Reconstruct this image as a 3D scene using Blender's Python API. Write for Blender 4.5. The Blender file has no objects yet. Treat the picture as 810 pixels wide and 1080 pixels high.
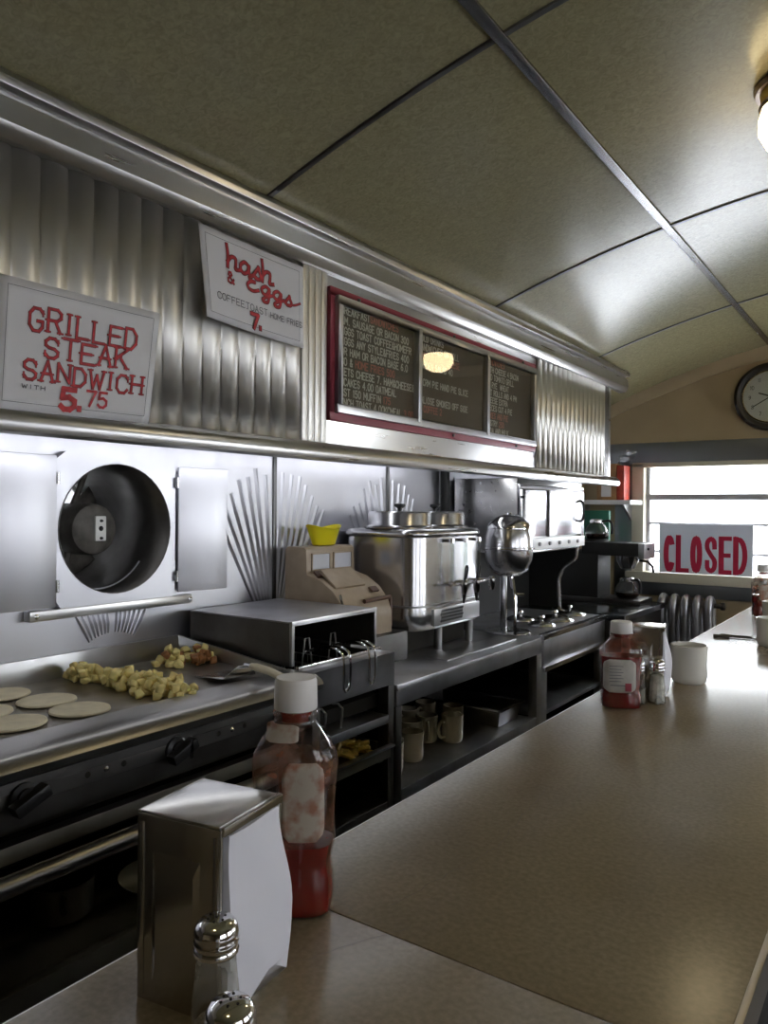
import bpy, bmesh, math, random
from mathutils import Vector, Matrix
random.seed(7)
PI = math.pi
COL = bpy.context.scene.collection
SC = bpy.context.scene

# ------------------------------------------------------------------ materials
def new_mat(name):
    m = bpy.data.materials.new(name); m.use_nodes = True
    nt = m.node_tree
    return m, nt, nt.nodes['Principled BSDF']

def plain(name, col, rough=.5, metal=0.0, spec=.5, coat=0.0, coat_rough=.1, bump=0.0, bscale=60, vary=0.0, vscale=20, trans=0.0, ior=1.45, sss=0.0):
    m, nt, b = new_mat(name)
    b.inputs['Base Color'].default_value = (*col, 1)
    b.inputs['Roughness'].default_value = rough
    b.inputs['Metallic'].default_value = metal
    b.inputs['Specular IOR Level'].default_value = spec
    b.inputs['Coat Weight'].default_value = coat
    b.inputs['Coat Roughness'].default_value = coat_rough
    b.inputs['Transmission Weight'].default_value = trans
    b.inputs['IOR'].default_value = ior
    b.inputs['Subsurface Weight'].default_value = sss
    if bump or vary:
        tc = nt.nodes.new('ShaderNodeTexCoord')
        n = nt.nodes.new('ShaderNodeTexNoise'); n.inputs['Scale'].default_value = bscale; n.inputs['Detail'].default_value = 4
        nt.links.new(tc.outputs['Object'], n.inputs['Vector'])
        if bump:
            bp = nt.nodes.new('ShaderNodeBump'); bp.inputs['Strength'].default_value = bump; bp.inputs['Distance'].default_value = .002
            nt.links.new(n.outputs['Fac'], bp.inputs['Height']); nt.links.new(bp.outputs['Normal'], b.inputs['Normal'])
        if vary:
            n2 = nt.nodes.new('ShaderNodeTexNoise'); n2.inputs['Scale'].default_value = vscale; n2.inputs['Detail'].default_value = 5
            nt.links.new(tc.outputs['Object'], n2.inputs['Vector'])
            r = nt.nodes.new('ShaderNodeValToRGB')
            r.color_ramp.elements[0].position = .3; r.color_ramp.elements[1].position = .7
            r.color_ramp.elements[0].color = (*[c*(1-vary) for c in col], 1)
            r.color_ramp.elements[1].color = (*[min(1, c*(1+vary)) for c in col], 1)
            nt.links.new(n2.outputs['Fac'], r.inputs['Fac']); nt.links.new(r.outputs['Color'], b.inputs['Base Color'])
    return m

def steel(name, col=(.60, .60, .62), rough=.28, grain=(1, 1, 1), gs=40, bump=.05, rvar=.12, grime=0.0, gcol=(.10, .085, .06)):
    """brushed / dulled metal: stretched noise in roughness and bump, optional grime patches"""
    m, nt, b = new_mat(name)
    b.inputs['Base Color'].default_value = (*col, 1)
    b.inputs['Metallic'].default_value = 1.0
    tc = nt.nodes.new('ShaderNodeTexCoord')
    mp = nt.nodes.new('ShaderNodeMapping'); mp.inputs['Scale'].default_value = grain
    n = nt.nodes.new('ShaderNodeTexNoise'); n.inputs['Scale'].default_value = gs; n.inputs['Detail'].default_value = 3
    nt.links.new(tc.outputs['Object'], mp.inputs['Vector']); nt.links.new(mp.outputs['Vector'], n.inputs['Vector'])
    mr = nt.nodes.new('ShaderNodeMapRange')
    mr.inputs['To Min'].default_value = max(.03, rough-rvar); mr.inputs['To Max'].default_value = rough+rvar
    nt.links.new(n.outputs['Fac'], mr.inputs['Value']); nt.links.new(mr.outputs['Result'], b.inputs['Roughness'])
    if bump:
        nb = nt.nodes.new('ShaderNodeTexNoise'); nb.inputs['Scale'].default_value = 420; nb.inputs['Detail'].default_value = 2
        nt.links.new(mp.outputs['Vector'], nb.inputs['Vector'])
        bp = nt.nodes.new('ShaderNodeBump'); bp.inputs['Strength'].default_value = bump; bp.inputs['Distance'].default_value = .0003
        nt.links.new(nb.outputs['Fac'], bp.inputs['Height']); nt.links.new(bp.outputs['Normal'], b.inputs['Normal'])
    if grime:
        n2 = nt.nodes.new('ShaderNodeTexNoise'); n2.inputs['Scale'].default_value = 9; n2.inputs['Detail'].default_value = 6
        nt.links.new(tc.outputs['Object'], n2.inputs['Vector'])
        r = nt.nodes.new('ShaderNodeValToRGB'); r.color_ramp.elements[0].position = .42; r.color_ramp.elements[1].position = .72
        r.color_ramp.elements[0].color = (0, 0, 0, 1); r.color_ramp.elements[1].color = (grime,)*3 + (1,)
        mx = nt.nodes.new('ShaderNodeMixRGB'); mx.inputs[1].default_value = (*col, 1); mx.inputs[2].default_value = (*gcol, 1)
        nt.links.new(n2.outputs['Fac'], r.inputs['Fac']); nt.links.new(r.outputs['Color'], mx.inputs[0]); nt.links.new(mx.outputs[0], b.inputs['Base Color'])
    return m

def thin_clear(name, tint=(.93, .94, .93), rough=.03, gl=1.0, smear=None, amount=0.0, above=None, smear2=None):
    """thin plastic or glass wall: mostly clear, with a surface reflection and optional smears stuck to it"""
    m, nt, b = new_mat(name); nt.nodes.remove(b)
    out = nt.nodes['Material Output']
    tr = nt.nodes.new('ShaderNodeBsdfTransparent'); tr.inputs['Color'].default_value = (*tint, 1)
    gs = nt.nodes.new('ShaderNodeBsdfGlossy'); gs.inputs['Roughness'].default_value = rough; gs.inputs['Color'].default_value = (gl, gl, gl, 1)
    lw = nt.nodes.new('ShaderNodeLayerWeight'); lw.inputs['Blend'].default_value = .5
    pw = nt.nodes.new('ShaderNodeMath'); pw.operation = 'POWER'; pw.inputs[1].default_value = 5
    fr = nt.nodes.new('ShaderNodeMath'); fr.operation = 'MULTIPLY_ADD'; fr.inputs[1].default_value = .9; fr.inputs[2].default_value = .06
    nt.links.new(lw.outputs['Facing'], pw.inputs[0]); nt.links.new(pw.outputs[0], fr.inputs[0])
    mx = nt.nodes.new('ShaderNodeMixShader')
    nt.links.new(fr.outputs[0], mx.inputs[0]); nt.links.new(tr.outputs[0], mx.inputs[1]); nt.links.new(gs.outputs[0], mx.inputs[2])
    last = mx
    if smear:
        tc = nt.nodes.new('ShaderNodeTexCoord')
        n = nt.nodes.new('ShaderNodeTexNoise'); n.inputs['Scale'].default_value = 38; n.inputs['Detail'].default_value = 6
        nt.links.new(tc.outputs['Object'], n.inputs['Vector'])
        r = nt.nodes.new('ShaderNodeValToRGB'); r.color_ramp.elements[0].position = .40; r.color_ramp.elements[1].position = .62
        r.color_ramp.elements[0].color = (0, 0, 0, 1); r.color_ramp.elements[1].color = (amount,)*3 + (1,)
        df = nt.nodes.new('ShaderNodeBsdfDiffuse'); df.inputs['Color'].default_value = (*smear, 1)
        tl = nt.nodes.new('ShaderNodeBsdfTranslucent'); tl.inputs['Color'].default_value = (*smear, 1)
        if smear2:
            n3 = nt.nodes.new('ShaderNodeTexNoise'); n3.inputs['Scale'].default_value = 24; n3.inputs['Detail'].default_value = 3
            nt.links.new(tc.outputs['Object'], n3.inputs['Vector'])
            c3 = nt.nodes.new('ShaderNodeValToRGB'); c3.color_ramp.elements[0].position = .44; c3.color_ramp.elements[1].position = .56
            c3.color_ramp.elements[0].color = (*smear, 1); c3.color_ramp.elements[1].color = (*smear2, 1)
            nt.links.new(n3.outputs['Fac'], c3.inputs['Fac'])
            for q in (df, tl): nt.links.new(c3.outputs['Color'], q.inputs['Color'])
        ad = nt.nodes.new('ShaderNodeMixShader'); ad.inputs[0].default_value = .4
        nt.links.new(df.outputs[0], ad.inputs[1]); nt.links.new(tl.outputs[0], ad.inputs[2])
        m2 = nt.nodes.new('ShaderNodeMixShader')
        nt.links.new(n.outputs['Fac'], r.inputs['Fac'])
        if above is None: nt.links.new(r.outputs['Color'], m2.inputs[0])
        else:
            sx = nt.nodes.new('ShaderNodeSeparateXYZ'); nt.links.new(tc.outputs['Object'], sx.inputs[0])
            gt = nt.nodes.new('ShaderNodeMath'); gt.operation = 'GREATER_THAN'; gt.inputs[1].default_value = above; nt.links.new(sx.outputs['Z'], gt.inputs[0])
            ml = nt.nodes.new('ShaderNodeMath'); ml.operation = 'MULTIPLY'; nt.links.new(gt.outputs[0], ml.inputs[0]); nt.links.new(r.outputs['Color'], ml.inputs[1])
            nt.links.new(ml.outputs[0], m2.inputs[0])
        nt.links.new(mx.outputs[0], m2.inputs[1]); nt.links.new(ad.outputs[0], m2.inputs[2])
        last = m2
    nt.links.new(last.outputs[0], out.inputs['Surface'])
    return m

def emit(name, col, s):
    m, nt, b = new_mat(name)
    b.inputs['Base Color'].default_value = (*col, 1)
    b.inputs['Emission Color'].default_value = (*col, 1); b.inputs['Emission Strength'].default_value = s
    return m

M = {}
M['steel_wall'] = steel('quilted wall steel', (.58, .58, .62), .36, (1, 1, .12), 30, .04, .08)
M['steel_hood'] = steel('hood steel', (.58, .575, .57), .28, (1, .06, 1), 60, .03, .02)
M['steel_flute'] = steel('fluted hood steel', (.72, .705, .67), .40, (1, 1, .08), 60, .0, .05)
M['steel_bright'] = steel('polished steel', (.66, .66, .68), .22, (1, 1, .2), 30, .02, .06)
M['chrome'] = steel('chrome', (.78, .78, .80), .08, (1, 1, 1), 20, .0, .03)
M['steel_body'] = steel('satin appliance steel', (.52, .52, .53), .33, (1, .1, 1), 60, .05, .1, .25)
M['steel_rail'] = steel('worn rail steel', (.38, .365, .345), .30, (1, .1, 1), 60, .03, .05)
M['steel_dull'] = steel('dull worktop steel', (.50, .50, .53), .40, (.3, .3, 1), 30, .05, .12, .35)
M['steel_dark'] = steel('dark greasy steel', (.16, .155, .15), .45, (1, .2, 1), 30, .06, .12, .5, (.05, .04, .03))
M['steel_mid'] = steel('grimy shelf steel', (.27, .255, .22), .5, (1, .2, 1), 30, .05, .1, .4, (.10, .09, .06))
M['steel_plate'] = steel('griddle plate steel', (.40, .38, .34), .38, (1, .3, 1), 25, .05, .12, .6, (.12, .095, .06))
M['iron'] = plain('black iron', (.018, .018, .018), .55, 0, .3, bump=.1, bscale=90)
M['shade_black'] = plain('shade black liner', (.028, .026, .022), .8, 0, .15)  # dirty near black with the shade of open interiors put into the colour
M['plate_grey'] = plain('grey light plate', (.20, .20, .19), .7)  # plain grey for the added plate that catches sky light
M['motor'] = plain('motor paint', (.10, .092, .08), .5, 0, .4, vary=.4, vscale=30)
M['black_plastic'] = plain('black plastic', (.015, .015, .016), .35)
M['white_plate'] = plain('white enamel plate', (.75, .75, .72), .4)
M['paper'] = plain('sign card', (.80, .80, .83), .7, bump=.02, bscale=30)
M['ink_red'] = plain('red marker ink', (.52, .045, .055), .6, vary=.35, vscale=90)
M['ink_dark'] = plain('dark marker ink', (.12, .035, .05), .6)
M['ink_grey'] = plain('pencil ink', (.13, .13, .16), .6)
M['ink_black'] = plain('black ink', (.02, .02, .02), .6)
M['red_trim'] = plain('red painted trim', (.34, .06, .085), .4)
M['letterboard'] = plain('brown letter board', (.055, .043, .028), .6, vary=.25, vscale=14)
M['letterboard_dark'] = plain('dark letter board', (.022, .022, .018), .6)
M['letters_white'] = plain('pale changeable letters', (.56, .54, .47), .5)
M['letters_red'] = plain('red changeable letters', (.40, .12, .08), .5)
M['letters_yellow'] = plain('yellow price tab', (.55, .43, .12), .5)
M['glass'] = thin_clear('board glass', (.95, .96, .95), .015)
M['window_glass'] = thin_clear('window glass', (.97, .98, .98), .01)
M['dimmed_glass'] = thin_clear('dimming window glass', (.50, .50, .505), .01)  # tint added only to dim daylight from the unseen side windows
M['jar_glass'] = thin_clear('shaker glass', (.86, .88, .86), .03)
M['dusty_glass'] = thin_clear('dusty shaker glass', (.84, .84, .80), .05, 1.0, (.42, .39, .33), .5)
M['carafe_glass'] = thin_clear('carafe glass', (.75, .76, .76), .03)
M['pet'] = thin_clear('clear squeeze bottle', (.90, .90, .88), .06, 1.0, (.07, .07, .075), .62, .072, (.46, .20, .12))
M['pet_clean'] = thin_clear('clear bottle wall', (.88, .88, .86), .05, 1.0, (.36, .10, .06), .35, .105)
M['ketchup'] = plain('ketchup', (.17, .008, .008), .25, coat=.5, vary=.2, vscale=40)
M['ketchup_film'] = thin_clear('ketchup film', (.62, .38, .30), .2, .4, (.30, .05, .03), .85)
M['cap_white'] = plain('white plastic cap', (.72, .70, .68), .4)
M['label_old'] = plain('worn cream label', (.58, .50, .42), .55, vary=.22, vscale=60)
m, nt, b = new_mat('ketchup smeared label'); M['label_old'] = m
tc = nt.nodes.new('ShaderNodeTexCoord'); n = nt.nodes.new('ShaderNodeTexNoise'); n.inputs['Scale'].default_value = 55; n.inputs['Detail'].default_value = 6
nt.links.new(tc.outputs['Object'], n.inputs['Vector'])
r = nt.nodes.new('ShaderNodeValToRGB'); r.color_ramp.elements[0].position = .40; r.color_ramp.elements[1].position = .58
r.color_ramp.elements[0].color = (.30, .14, .09, 1); r.color_ramp.elements[1].color = (.42, .37, .31, 1)
nt.links.new(n.outputs['Fac'], r.inputs['Fac']); nt.links.new(r.outputs['Color'], b.inputs['Base Color']); b.inputs['Roughness'].default_value = .5
M['label_grey'] = plain('pale bottle label', (.50, .48, .44), .5, vary=.12, vscale=60)
M['napkin'] = plain('white napkins', (.74, .74, .80), .8, bump=.04, bscale=25)
M['napkin_steel'] = steel('napkin holder steel', (.55, .54, .52), .20, (1, 1, .25), 25, .04, .08, .25, (.22, .17, .12))
M['salt'] = plain('salt', (.80, .80, .78), .8, bump=.3, bscale=400)
M['pepper'] = plain('pepper', (.30, .26, .19), .8, vary=.5, vscale=400)
M['mug'] = plain('cream stoneware glaze', (.66, .60, .48), .22, coat=.3)
M['mug_white'] = plain('white stoneware glaze', (.72, .70, .64), .2, coat=.3)
M['beige_paint'] = plain('beige enamel', (.35, .275, .195), .38, vary=.1, vscale=25)
M['brown_part'] = plain('dark brown key', (.10, .05, .03), .4)
M['yellow'] = plain('yellow plastic', (.86, .74, .02), .35, sss=.1)
M['pancake'] = plain('uncooked pancake batter', (.74, .66, .47), .55, bump=.25, bscale=120, vary=.08, vscale=40)
M['potato'] = plain('diced potato', (.72, .60, .24), .5, vary=.22, vscale=60, sss=.05)
M['potato_brown'] = plain('browned potato', (.26, .11, .035), .5, vary=.5, vscale=60)
M['fry'] = plain('french fry', (.80, .60, .17), .5, vary=.25, vscale=50)
M['handle_cream'] = plain('cream handle', (.78, .70, .52), .4)
M['sign_white'] = plain('white sign board', (.60, .61, .64), .5)
def backlit(name, col, tl, k):
    m, nt, b = new_mat(name); out = nt.nodes['Material Output']
    b.inputs['Base Color'].default_value = (*col, 1); b.inputs['Roughness'].default_value = .5
    t = nt.nodes.new('ShaderNodeBsdfTranslucent'); t.inputs['Color'].default_value = (*tl, 1)
    mx = nt.nodes.new('ShaderNodeMixShader'); mx.inputs[0].default_value = k
    nt.links.new(b.outputs[0], mx.inputs[1]); nt.links.new(t.outputs[0], mx.inputs[2]); nt.links.new(mx.outputs[0], out.inputs['Surface'])
    return m
M['sign_white'] = backlit('thin white sign board', (.62, .63, .66), (.60, .64, .72), .13)
M['sign_red'] = plain('red sign letters', (.50, .015, .06), .5)
M['wood_black'] = plain('black clock rim', (.03, .028, .026), .3)
M['clock_face'] = plain('clock dial', (.62, .63, .62), .5)
M['gold'] = steel('gilt ring', (.72, .58, .32), .2, (1, 1, 1), 20, 0, .05)
M['radiator'] = steel('silver radiator paint', (.44, .44, .47), .42, (1, 1, 1), 30, .05, .08)
M['frame_cream'] = plain('cream window paint', (.60, .56, .45), .45)
M['sash_grey'] = plain('grey sash paint', (.34, .34, .36), .45)
M['wall_beige'] = plain('beige wall paint', (.40, .315, .19), .65, bump=.05, bscale=50, vary=.06, vscale=5)
M['wall_grey'] = plain('grey wall panel', (.16, .16, .165), .4)
M['band_steel'] = steel('dull steel band', (.26, .27, .28), .38, (.1, 1, 1), 30, .04, .08)
M['white_lam'] = plain('white laminate', (.85, .85, .86), .35)
M['black_top'] = plain('black counter top', (.022, .024, .027), .18)
M['green'] = plain('green plastic', (.02, .14, .09), .5)
M['red_box'] = plain('red carton', (.42, .05, .03), .5, vary=.4, vscale=30)
M['wood'] = plain('brown carton', (.40, .22, .10), .6, vary=.3, vscale=20)
M['film_plastic'] = thin_clear('crumpled clear film', (.85, .85, .88), .15)
M['coffee'] = plain('black coffee', (.02, .010, .006), .1)
M['floor'] = plain('grey floor', (.16, .165, .18), .35, vary=.15, vscale=6)
M['lamp_glass'] = emit('lit opal glass', (1.0, .80, .46), 5.5)
M['lamp_ring'] = steel('bronze lamp ring', (.30, .24, .20), .3, (1, 1, 1), 20, 0, .05)
M['lamp_pan'] = plain('brass lamp pan', (.50, .38, .12), .35, metal=.6)
M['tube'] = emit('fluorescent tube', (.93, .95, 1.0), 3.9)
M['strip_metal'] = steel('ceiling strip metal', (.22, .22, .23), .26, (1, .1, 1), 30, .02, .06)
M['strip_dark'] = steel('ceiling seam metal', (.13, .13, .13), .35, (1, 1, 1), 30, .02, .06)
M['outside'] = plain('pale concrete', (.62, .62, .64), .9)
M['outside_wall'] = plain('pale building', (.75, .75, .78), .9)
M['table_edge'] = steel('counter edge metal', (.55, .50, .44), .3, (1, .1, 1), 30, .02, .06)
M['crack'] = plain('dark seam filler', (.035, .025, .018), .7)

# ceiling laminate: olive cream, flecked, satin
m, nt, b = new_mat('flecked ceiling laminate'); M['ceiling'] = m
tc = nt.nodes.new('ShaderNodeTexCoord')
n = nt.nodes.new('ShaderNodeTexNoise'); n.inputs['Scale'].default_value = 70; n.inputs['Detail'].default_value = 3; n.inputs['Distortion'].default_value = 1.5
nt.links.new(tc.outputs['Object'], n.inputs['Vector'])
r = nt.nodes.new('ShaderNodeValToRGB')
r.color_ramp.elements[0].position = .30; r.color_ramp.elements[1].position = .78
r.color_ramp.elements[0].color = (.27, .25, .145, 1); r.color_ramp.elements[1].color = (.40, .37, .22, 1)
nt.links.new(n.outputs['Fac'], r.inputs['Fac']); nt.links.new(r.outputs['Color'], b.inputs['Base Color'])
b.inputs['Roughness'].default_value = .20; b.inputs['Specular IOR Level'].default_value = .4

# counter laminate: tan, fine speckle, faint stains, satin
m, nt, b = new_mat('tan counter laminate'); M['counter'] = m
tc = nt.nodes.new('ShaderNodeTexCoord')
n = nt.nodes.new('ShaderNodeTexNoise'); n.inputs['Scale'].default_value = 160; n.inputs['Detail'].default_value = 2
n2 = nt.nodes.new('ShaderNodeTexNoise'); n2.inputs['Scale'].default_value = 6; n2.inputs['Detail'].default_value = 6
for q in (n, n2): nt.links.new(tc.outputs['Object'], q.inputs['Vector'])
r = nt.nodes.new('ShaderNodeValToRGB'); r.color_ramp.elements[0].position = .3; r.color_ramp.elements[1].position = .7
r.color_ramp.elements[0].color = (.25, .203, .130, 1); r.color_ramp.elements[1].color = (.32, .262, .175, 1)
r2 = nt.nodes.new('ShaderNodeValToRGB'); r2.color_ramp.elements[0].position = .3; r2.color_ramp.elements[1].position = .65
r2.color_ramp.elements[0].color = (.84, .81, .76, 1); r2.color_ramp.elements[1].color = (1, 1, 1, 1)
mx = nt.nodes.new('ShaderNodeMixRGB'); mx.blend_type = 'MULTIPLY'; mx.inputs[0].default_value = 1
nt.links.new(n.outputs['Fac'], r.inputs['Fac']); nt.links.new(n2.outputs['Fac'], r2.inputs['Fac'])
nt.links.new(r.outputs['Color'], mx.inputs[1]); nt.links.new(r2.outputs['Color'], mx.inputs[2]); nt.links.new(mx.outputs[0], b.inputs['Base Color'])
b.inputs['Roughness'].default_value = .225; b.inputs['Specular IOR Level'].default_value = .6

# ------------------------------------------------------------------ mesh helpers
OFF = {}
class MB:
    def __init__(s): s.v = []; s.f = []
    def add(s, vs, fs):
        k = len(s.v); s.v += [tuple(p) for p in vs]; s.f += [tuple(i+k for i in f) for f in fs]; return s
    def box(s, x0, x1, y0, y1, z0, z1):
        return s.add([(x0,y0,z0),(x1,y0,z0),(x1,y1,z0),(x0,y1,z0),(x0,y0,z1),(x1,y0,z1),(x1,y1,z1),(x0,y1,z1)],
                     [(0,3,2,1),(4,5,6,7),(0,1,5,4),(1,2,6,5),(2,3,7,6),(3,0,4,7)])
    def obox(s, c, ex, ey, ez):
        """oriented box from centre and three half vectors"""
        c, ex, ey, ez = map(Vector, (c, ex, ey, ez))
        q = [c-ex-ey-ez, c+ex-ey-ez, c+ex+ey-ez, c-ex+ey-ez, c-ex-ey+ez, c+ex-ey+ez, c+ex+ey+ez, c-ex+ey+ez]
        return s.add(q, [(0,3,2,1),(4,5,6,7),(0,1,5,4),(1,2,6,5),(2,3,7,6),(3,0,4,7)])
    def loft(s, rings, cap=True, closed=True):
        k = len(s.v); n = len(rings[0])
        for rg in rings: s.v += [tuple(p) for p in rg]
        for i in range(len(rings)-1):
            for j in range(n if closed else n-1):
                a = k+i*n+j; b_ = k+i*n+(j+1) % n
                s.f.append((a, b_, b_+n, a+n))
        if cap and closed:
            s.f.append(tuple(range(k+n-1, k-1, -1))); e = k+(len(rings)-1)*n; s.f.append(tuple(range(e, e+n)))
        return s
    def lathe(s, prof, c=(0,0,0), n=28, axis='z', cap=True):
        rings = []
        for r_, h in prof:
            rg = []
            for j in range(n):
                a = 2*PI*j/n; p, q = r_*math.cos(a), r_*math.sin(a)
                if axis == 'z': rg.append((c[0]+p, c[1]+q, c[2]+h))
                elif axis == 'x': rg.append((c[0]+h, c[1]+p, c[2]+q))
                else: rg.append((c[0]+q, c[1]+h, c[2]+p))
            rings.append(rg)
        return s.loft(rings, cap)
    def prism(s, poly, axis, a, b):
        """extrude a 2D polygon: axis y -> poly in (x,z); x -> (y,z); z -> (x,y)"""
        def P(p, t):
            if axis == 'y': return (p[0], t, p[1])
            if axis == 'x': return (t, p[0], p[1])
            return (p[0], p[1], t)
        return s.loft([[P(p, a) for p in poly], [P(p, b) for p in poly]])
    def tube(s, pts, r=.005, n=8, closed=False):
        pts = [Vector(p) for p in pts]; N = len(pts); rings = []; up = None
        for i, p in enumerate(pts):
            if closed: t = (pts[(i+1) % N]-pts[i-1]).normalized()
            else: t = (pts[min(i+1, N-1)]-pts[max(i-1, 0)]).normalized()
            if up is None:
                up = Vector((0,0,1)) if abs(t.z) < .9 else Vector((1,0,0))
            a = t.cross(up).normalized(); b_ = a.cross(t).normalized(); up = b_
            rr = r[i] if isinstance(r, (list, tuple)) else r
            rings.append([p+rr*(math.cos(2*PI*j/n)*a+math.sin(2*PI*j/n)*b_) for j in range(n)])
        if closed: rings.append(rings[0]); return s.loft(rings, False)
        return s.loft(rings)
    def sheet(s, grid):
        k = len(s.v); R = len(grid); C_ = len(grid[0])
        for row in grid: s.v += [tuple(p) for p in row]
        for i in range(R-1):
            for j in range(C_-1):
                a = k+i*C_+j; s.f.append((a, a+1, a+C_+1, a+C_))
        return s
    def build(s, name, mat, parent=None, bevel=0.0, sub=0, angle=38, thick=0.0, flip=True):
        me = bpy.data.meshes.new(name)
        off = OFF.get(parent.name, Vector((0,0,0))) if parent else Vector((0,0,0))
        me.from_pydata([tuple(Vector(p)-off) for p in s.v], [], s.f)
        bm = bmesh.new(); bm.from_mesh(me)
        bmesh.ops.remove_doubles(bm, verts=bm.verts, dist=1e-6)
        if flip: bmesh.ops.recalc_face_normals(bm, faces=bm.faces)
        if bevel:
            ed = [e for e in bm.edges if len(e.link_faces) == 2 and e.calc_face_angle(0) > .6]
            if ed: bmesh.ops.bevel(bm, geom=ed, offset=bevel, segments=2, profile=.6, affect='EDGES', clamp_overlap=True)
        bm.to_mesh(me); bm.free()
        me.polygons.foreach_set('use_smooth', [True]*len(me.polygons))
        me.set_sharp_from_angle(angle=math.radians(angle))
        me.materials.append(M[mat] if isinstance(mat, str) else mat)
        o = bpy.data.objects.new(name, me); COL.objects.link(o)
        if thick:
            md = o.modifiers.new('Solidify', 'SOLIDIFY'); md.thickness = thick; md.offset = 0
        if sub:
            md = o.modifiers.new('Subsurf', 'SUBSURF'); md.levels = sub; md.render_levels = sub
        if parent:
            o.parent = parent; OFF[o.name] = off
        return o

def tag(o, label=None, cat=None, group=None, kind=None):
    if label: o['label'] = label
    if cat: o['category'] = cat
    if group: o['group'] = group
    if kind: o['kind'] = kind
    return o
def thing(name, label, cat, loc=(0,0,0), group=None, local=False):
    """an Empty at the thing's base; its parts are given in world space, or in its own space when local"""
    o = bpy.data.objects.new(name, None); COL.objects.link(o); o.location = loc; o.empty_display_size = .05
    OFF[o.name] = Vector((0,0,0)) if local else Vector(loc)
    return tag(o, label, cat, group)
def struct(o): o['kind'] = 'structure'; return o
def copy_tree(o, parent=None):
    c = o.copy(); COL.objects.link(c)
    if parent: c.parent = parent
    for ch in list(o.children): copy_tree(ch, c)
    return c
def smooth_pts(pts, k=6, closed=False):
    """Catmull-Rom through points of any dimension"""
    P = [Vector(p) for p in pts]; N = len(P); out = []
    rng = range(N if closed else N-1)
    for i in rng:
        p0 = P[i-1] if (closed or i > 0) else P[0]; p1 = P[i]; p2 = P[(i+1) % N]; p3 = P[(i+2) % N] if (closed or i+2 < N) else P[-1]
        for j in range(k):
            t = j/k
            out.append(.5*((2*p1)+(p2-p0)*t+(2*p0-5*p1+4*p2-p3)*t*t+(3*p1-p0-3*p2+p3)*t**3))
    if not closed: out.append(P[-1])
    return out

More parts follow.
